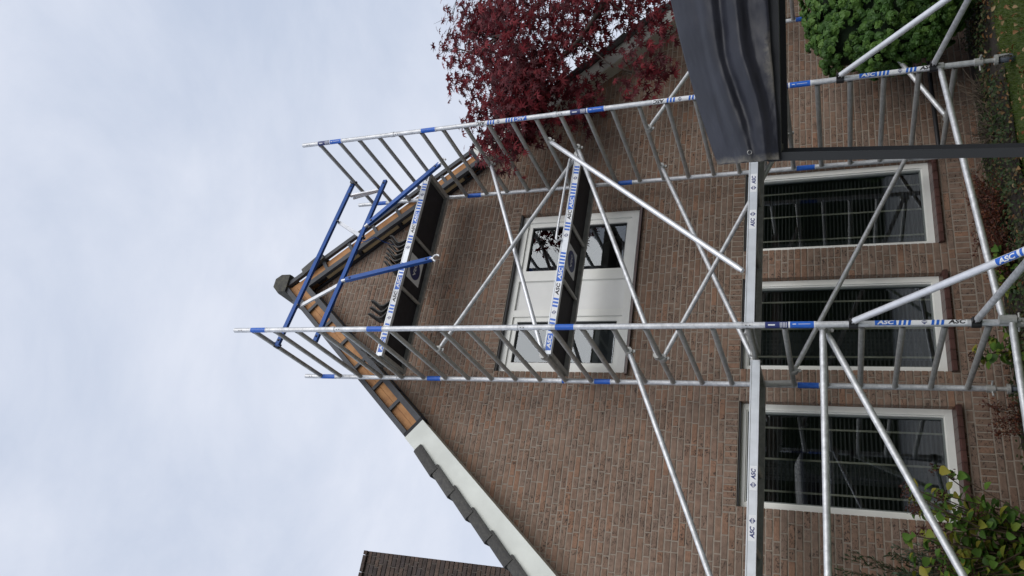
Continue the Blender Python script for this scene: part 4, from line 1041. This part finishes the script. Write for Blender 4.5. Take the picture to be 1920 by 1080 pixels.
# dark spiky evergreen and grey-leaved plant in the lower corner --------------------
random.seed(21)
def spiky(cx, cy, top, n, w, label, lm='yew'):
    t_ = thing('evergreen_shrub', (cx, cy, GZ), label, 'shrub'); ms, ml = MB(), MB()
    for _ in range(n):
        b = V(cx, cy, GZ + .05) + rv(.04); t = V(cx + random.uniform(-w, w), cy + random.uniform(-.2, .2), top * random.uniform(.55, 1.0)); mid = (b + t) / 2 + V((b.x - t.x) * .15, 0, .1)
        ms.tube([b, mid, t], [.008, .005, .002], 5)
        d0 = (t - mid).normalized()
        for j in range(90):
            f = .25 + .75 * j / 89; p = b.lerp(mid, f * 2) if f < .5 else mid.lerp(t, f * 2 - 1)
            d = (d0 * 1.1 + rv(.55)).normalized(); quad_leaf(ml, p, rv().normalized(), d, random.uniform(.03, .06), .013)
    ms.build('stems', M['stem'], t_)['kind'] = 'stuff'; ml.build('foliage', M[lm], t_)
spiky(-1.72, 1.30, 1.10, 26, .30, 'dark spiky evergreen shrub against the wall below the level tube')
spiky(-1.52, 1.22, .70, 20, .20, 'grey green bushy plant between the hydrangea and spiky shrub', 'grey_leaf')

# rust-coloured barberry by the wall ---------------------------------------------------
def barberry(cx, cy, r, h, n, label):
    t_ = thing('barberry_bush', (cx, cy, GZ), label, 'shrub'); ms, ml = MB(), MB()
    for _ in range(n):
        b = V(cx, cy, GZ) + rv(.05); t = V(cx + random.uniform(-r, r), cy + random.uniform(-r * .6, r * .5), GZ + h * random.uniform(.35, 1)); mid = (b + t) / 2 + V(0, 0, .06)
        ms.tube([b, mid, t], [.004, .003, .0015], 4)
        for j in range(26):
            p = mid.lerp(t, random.random()) + rv(.02); quad_leaf(ml, p, (V(0, -.3, .6) + rv(.5)).normalized(), rv(), random.uniform(.018, .034), .014)
    ms.build('stems', M['stem'], t_)['kind'] = 'stuff'; ml.build('foliage', M['barberry'], t_)
barberry(1.60, 1.05, .40, .34, 110, 'rust red low bush at the wall foot below the middle window')
barberry(1.12, .95, .28, .27, 60, 'small rust red bush beside the larger one at the wall foot')
barberry(-.25, 1.25, .20, .40, 18, 'thin reddish seedling bush under the window next to the hydrangea')

# bare twig bush between the castors ----------------------------------------------------
random.seed(33)
def twig_bush(cx, cy, n, h, label):
    t_ = thing('bare_bush', (cx, cy, GZ), label, 'shrub'); m = MB()
    for _ in range(n):
        b = V(cx, cy, GZ) + V(random.gauss(0, .1), random.gauss(0, .08), 0); d = V(random.gauss(0, .6), random.gauss(-.15, .45), random.uniform(.25, 1)).normalized(); l = random.uniform(.4, 1.0) * h
        p = b; pts = [b]
        for k in range(3): p = p + d * l / 3 + rv(.02); pts.append(p)
        m.tube(pts, [.006, .0045, .003, .0015], 5)
        for k in (1, 2):
            if random.random() < .6: e2 = pts[k] + (d + rv(.5)).normalized() * l * .35; m.tube([pts[k], e2], [.003, .0012], 4)
    m.build('twigs', M['dry'], t_)['kind'] = 'stuff'
twig_bush(2.55, 1.16, 46, .42, 'leafless brown twiggy bush beside the castors at the wall foot')
twig_bush(3.05, 1.2, 40, .50, 'leafless twiggy bush in the shade under the green cypress')

# ground cover, grass, litter -------------------------------------------------------------
random.seed(44)
m = MB()
for _ in range(6800):
    x = random.uniform(-2.5, 5.2); y = random.uniform(.34, 1.5)
    if not .4 < x < 2.7 and math.sin(x * 3.1 + 1) + math.sin(y * 5 + x) < -.55: continue
    p = V(x, y, GZ + .05 + random.uniform(0, .09)); leaf_oval(m, p, (V(0, -.4, 1) + rv(.35)).normalized(), rv(), random.uniform(.02, .045), .7)
tag(m.build('ground_cover', M['ivy']), 'low green leafy ground cover along the wall bed', 'ground cover', kind='stuff')
m = MB()
for _ in range(42000):
    x = random.uniform(.2, 5.6); y = random.uniform(-1.6, .48) 
    if random.random() < (y + .4) * -.35: continue
    b = V(x, y, GZ + .024 + gh(x, y)); l = random.uniform(.02, .05); d = (V(0, 0, 1) + rv(.42)).normalized(); w = V(random.uniform(-1, 1), random.uniform(-1, 1), 0) * .0032
    m.add([b - w, b + w, b + d * l], [(0, 1, 2)])
tag(m.build('grass', M['grass']), 'short mossy green lawn grass near the castor wheels', 'grass', kind='stuff')
m = MB()
for _ in range(1500):
    x = random.uniform(-1.5, 5.4); y = random.uniform(-1.5, 1.4); p = V(x, y, GZ + .06 + gh(x, y) * .8 + random.uniform(0, .02))
    leaf_oval(m, p, (V(0, 0, 1) + rv(.3)).normalized(), rv(), random.uniform(.03, .065), .6, .2)
tag(m.build('fallen_leaves', M['litter']), 'brown fallen leaves lying on lawn and bed', 'leaves', kind='stuff')

# trees across the garden, seen mirrored in the window panes ---------------------------------
random.seed(55)
def far_tree(x, y, h, w, label):
    t_ = thing('garden_tree', (x, y, GZ), label, 'tree', 'trees across the garden'); m = MB()
    m.tube([(x, y, GZ), (x + .1, y, h * .35), (x, y, h * .75)], [.16, .12, .04], 8); m.build('trunk', M['bark'], t_)
    m = MB()
    for _ in range(420):
        c = V(x, y, h * .56) + V(random.gauss(0, w * .45), random.gauss(0, w * .4), random.gauss(0, h * .2)); c.z = max(c.z, .1)
        for k in range(10): quad_leaf(m, c + rv(.26), rv().normalized(), rv(), random.uniform(.10, .17), .12)
    m.build('crown', M['unseen_hedge'], t_)
wh = ['tall dark garden tree mirrored in the window panes', 'broad dark garden tree mirrored in the window panes']
for i, x in enumerate((1.5, 13)): far_tree(x + random.uniform(-.8, .8), -16 + random.uniform(-1.5, 1.5), (5.4, 6.8)[i], 1.7, wh[i])
hd = thing('unseen_hedge', (6, -14, GZ), 'tall dark foliage block added out of view to darken the pane reflections', 'unseen_hedge'); m = MB(); m.box(-16, 30, -15.2, -13.6, GZ, 4.0); m.build('dark_core', M['core'], hd)  # out-of-view foliage wall, added so the lower panes reflect dark
m = MB()
for _ in range(16000): p = V(random.uniform(-16, 30), -13.6 + random.gauss(0, .06), random.uniform(GZ, 4.25)); quad_leaf(m, p, (V(0, 1, .3) + rv(.5)).normalized(), rv(), .16, .10)
m.build('foliage', M['unseen_hedge'], hd)
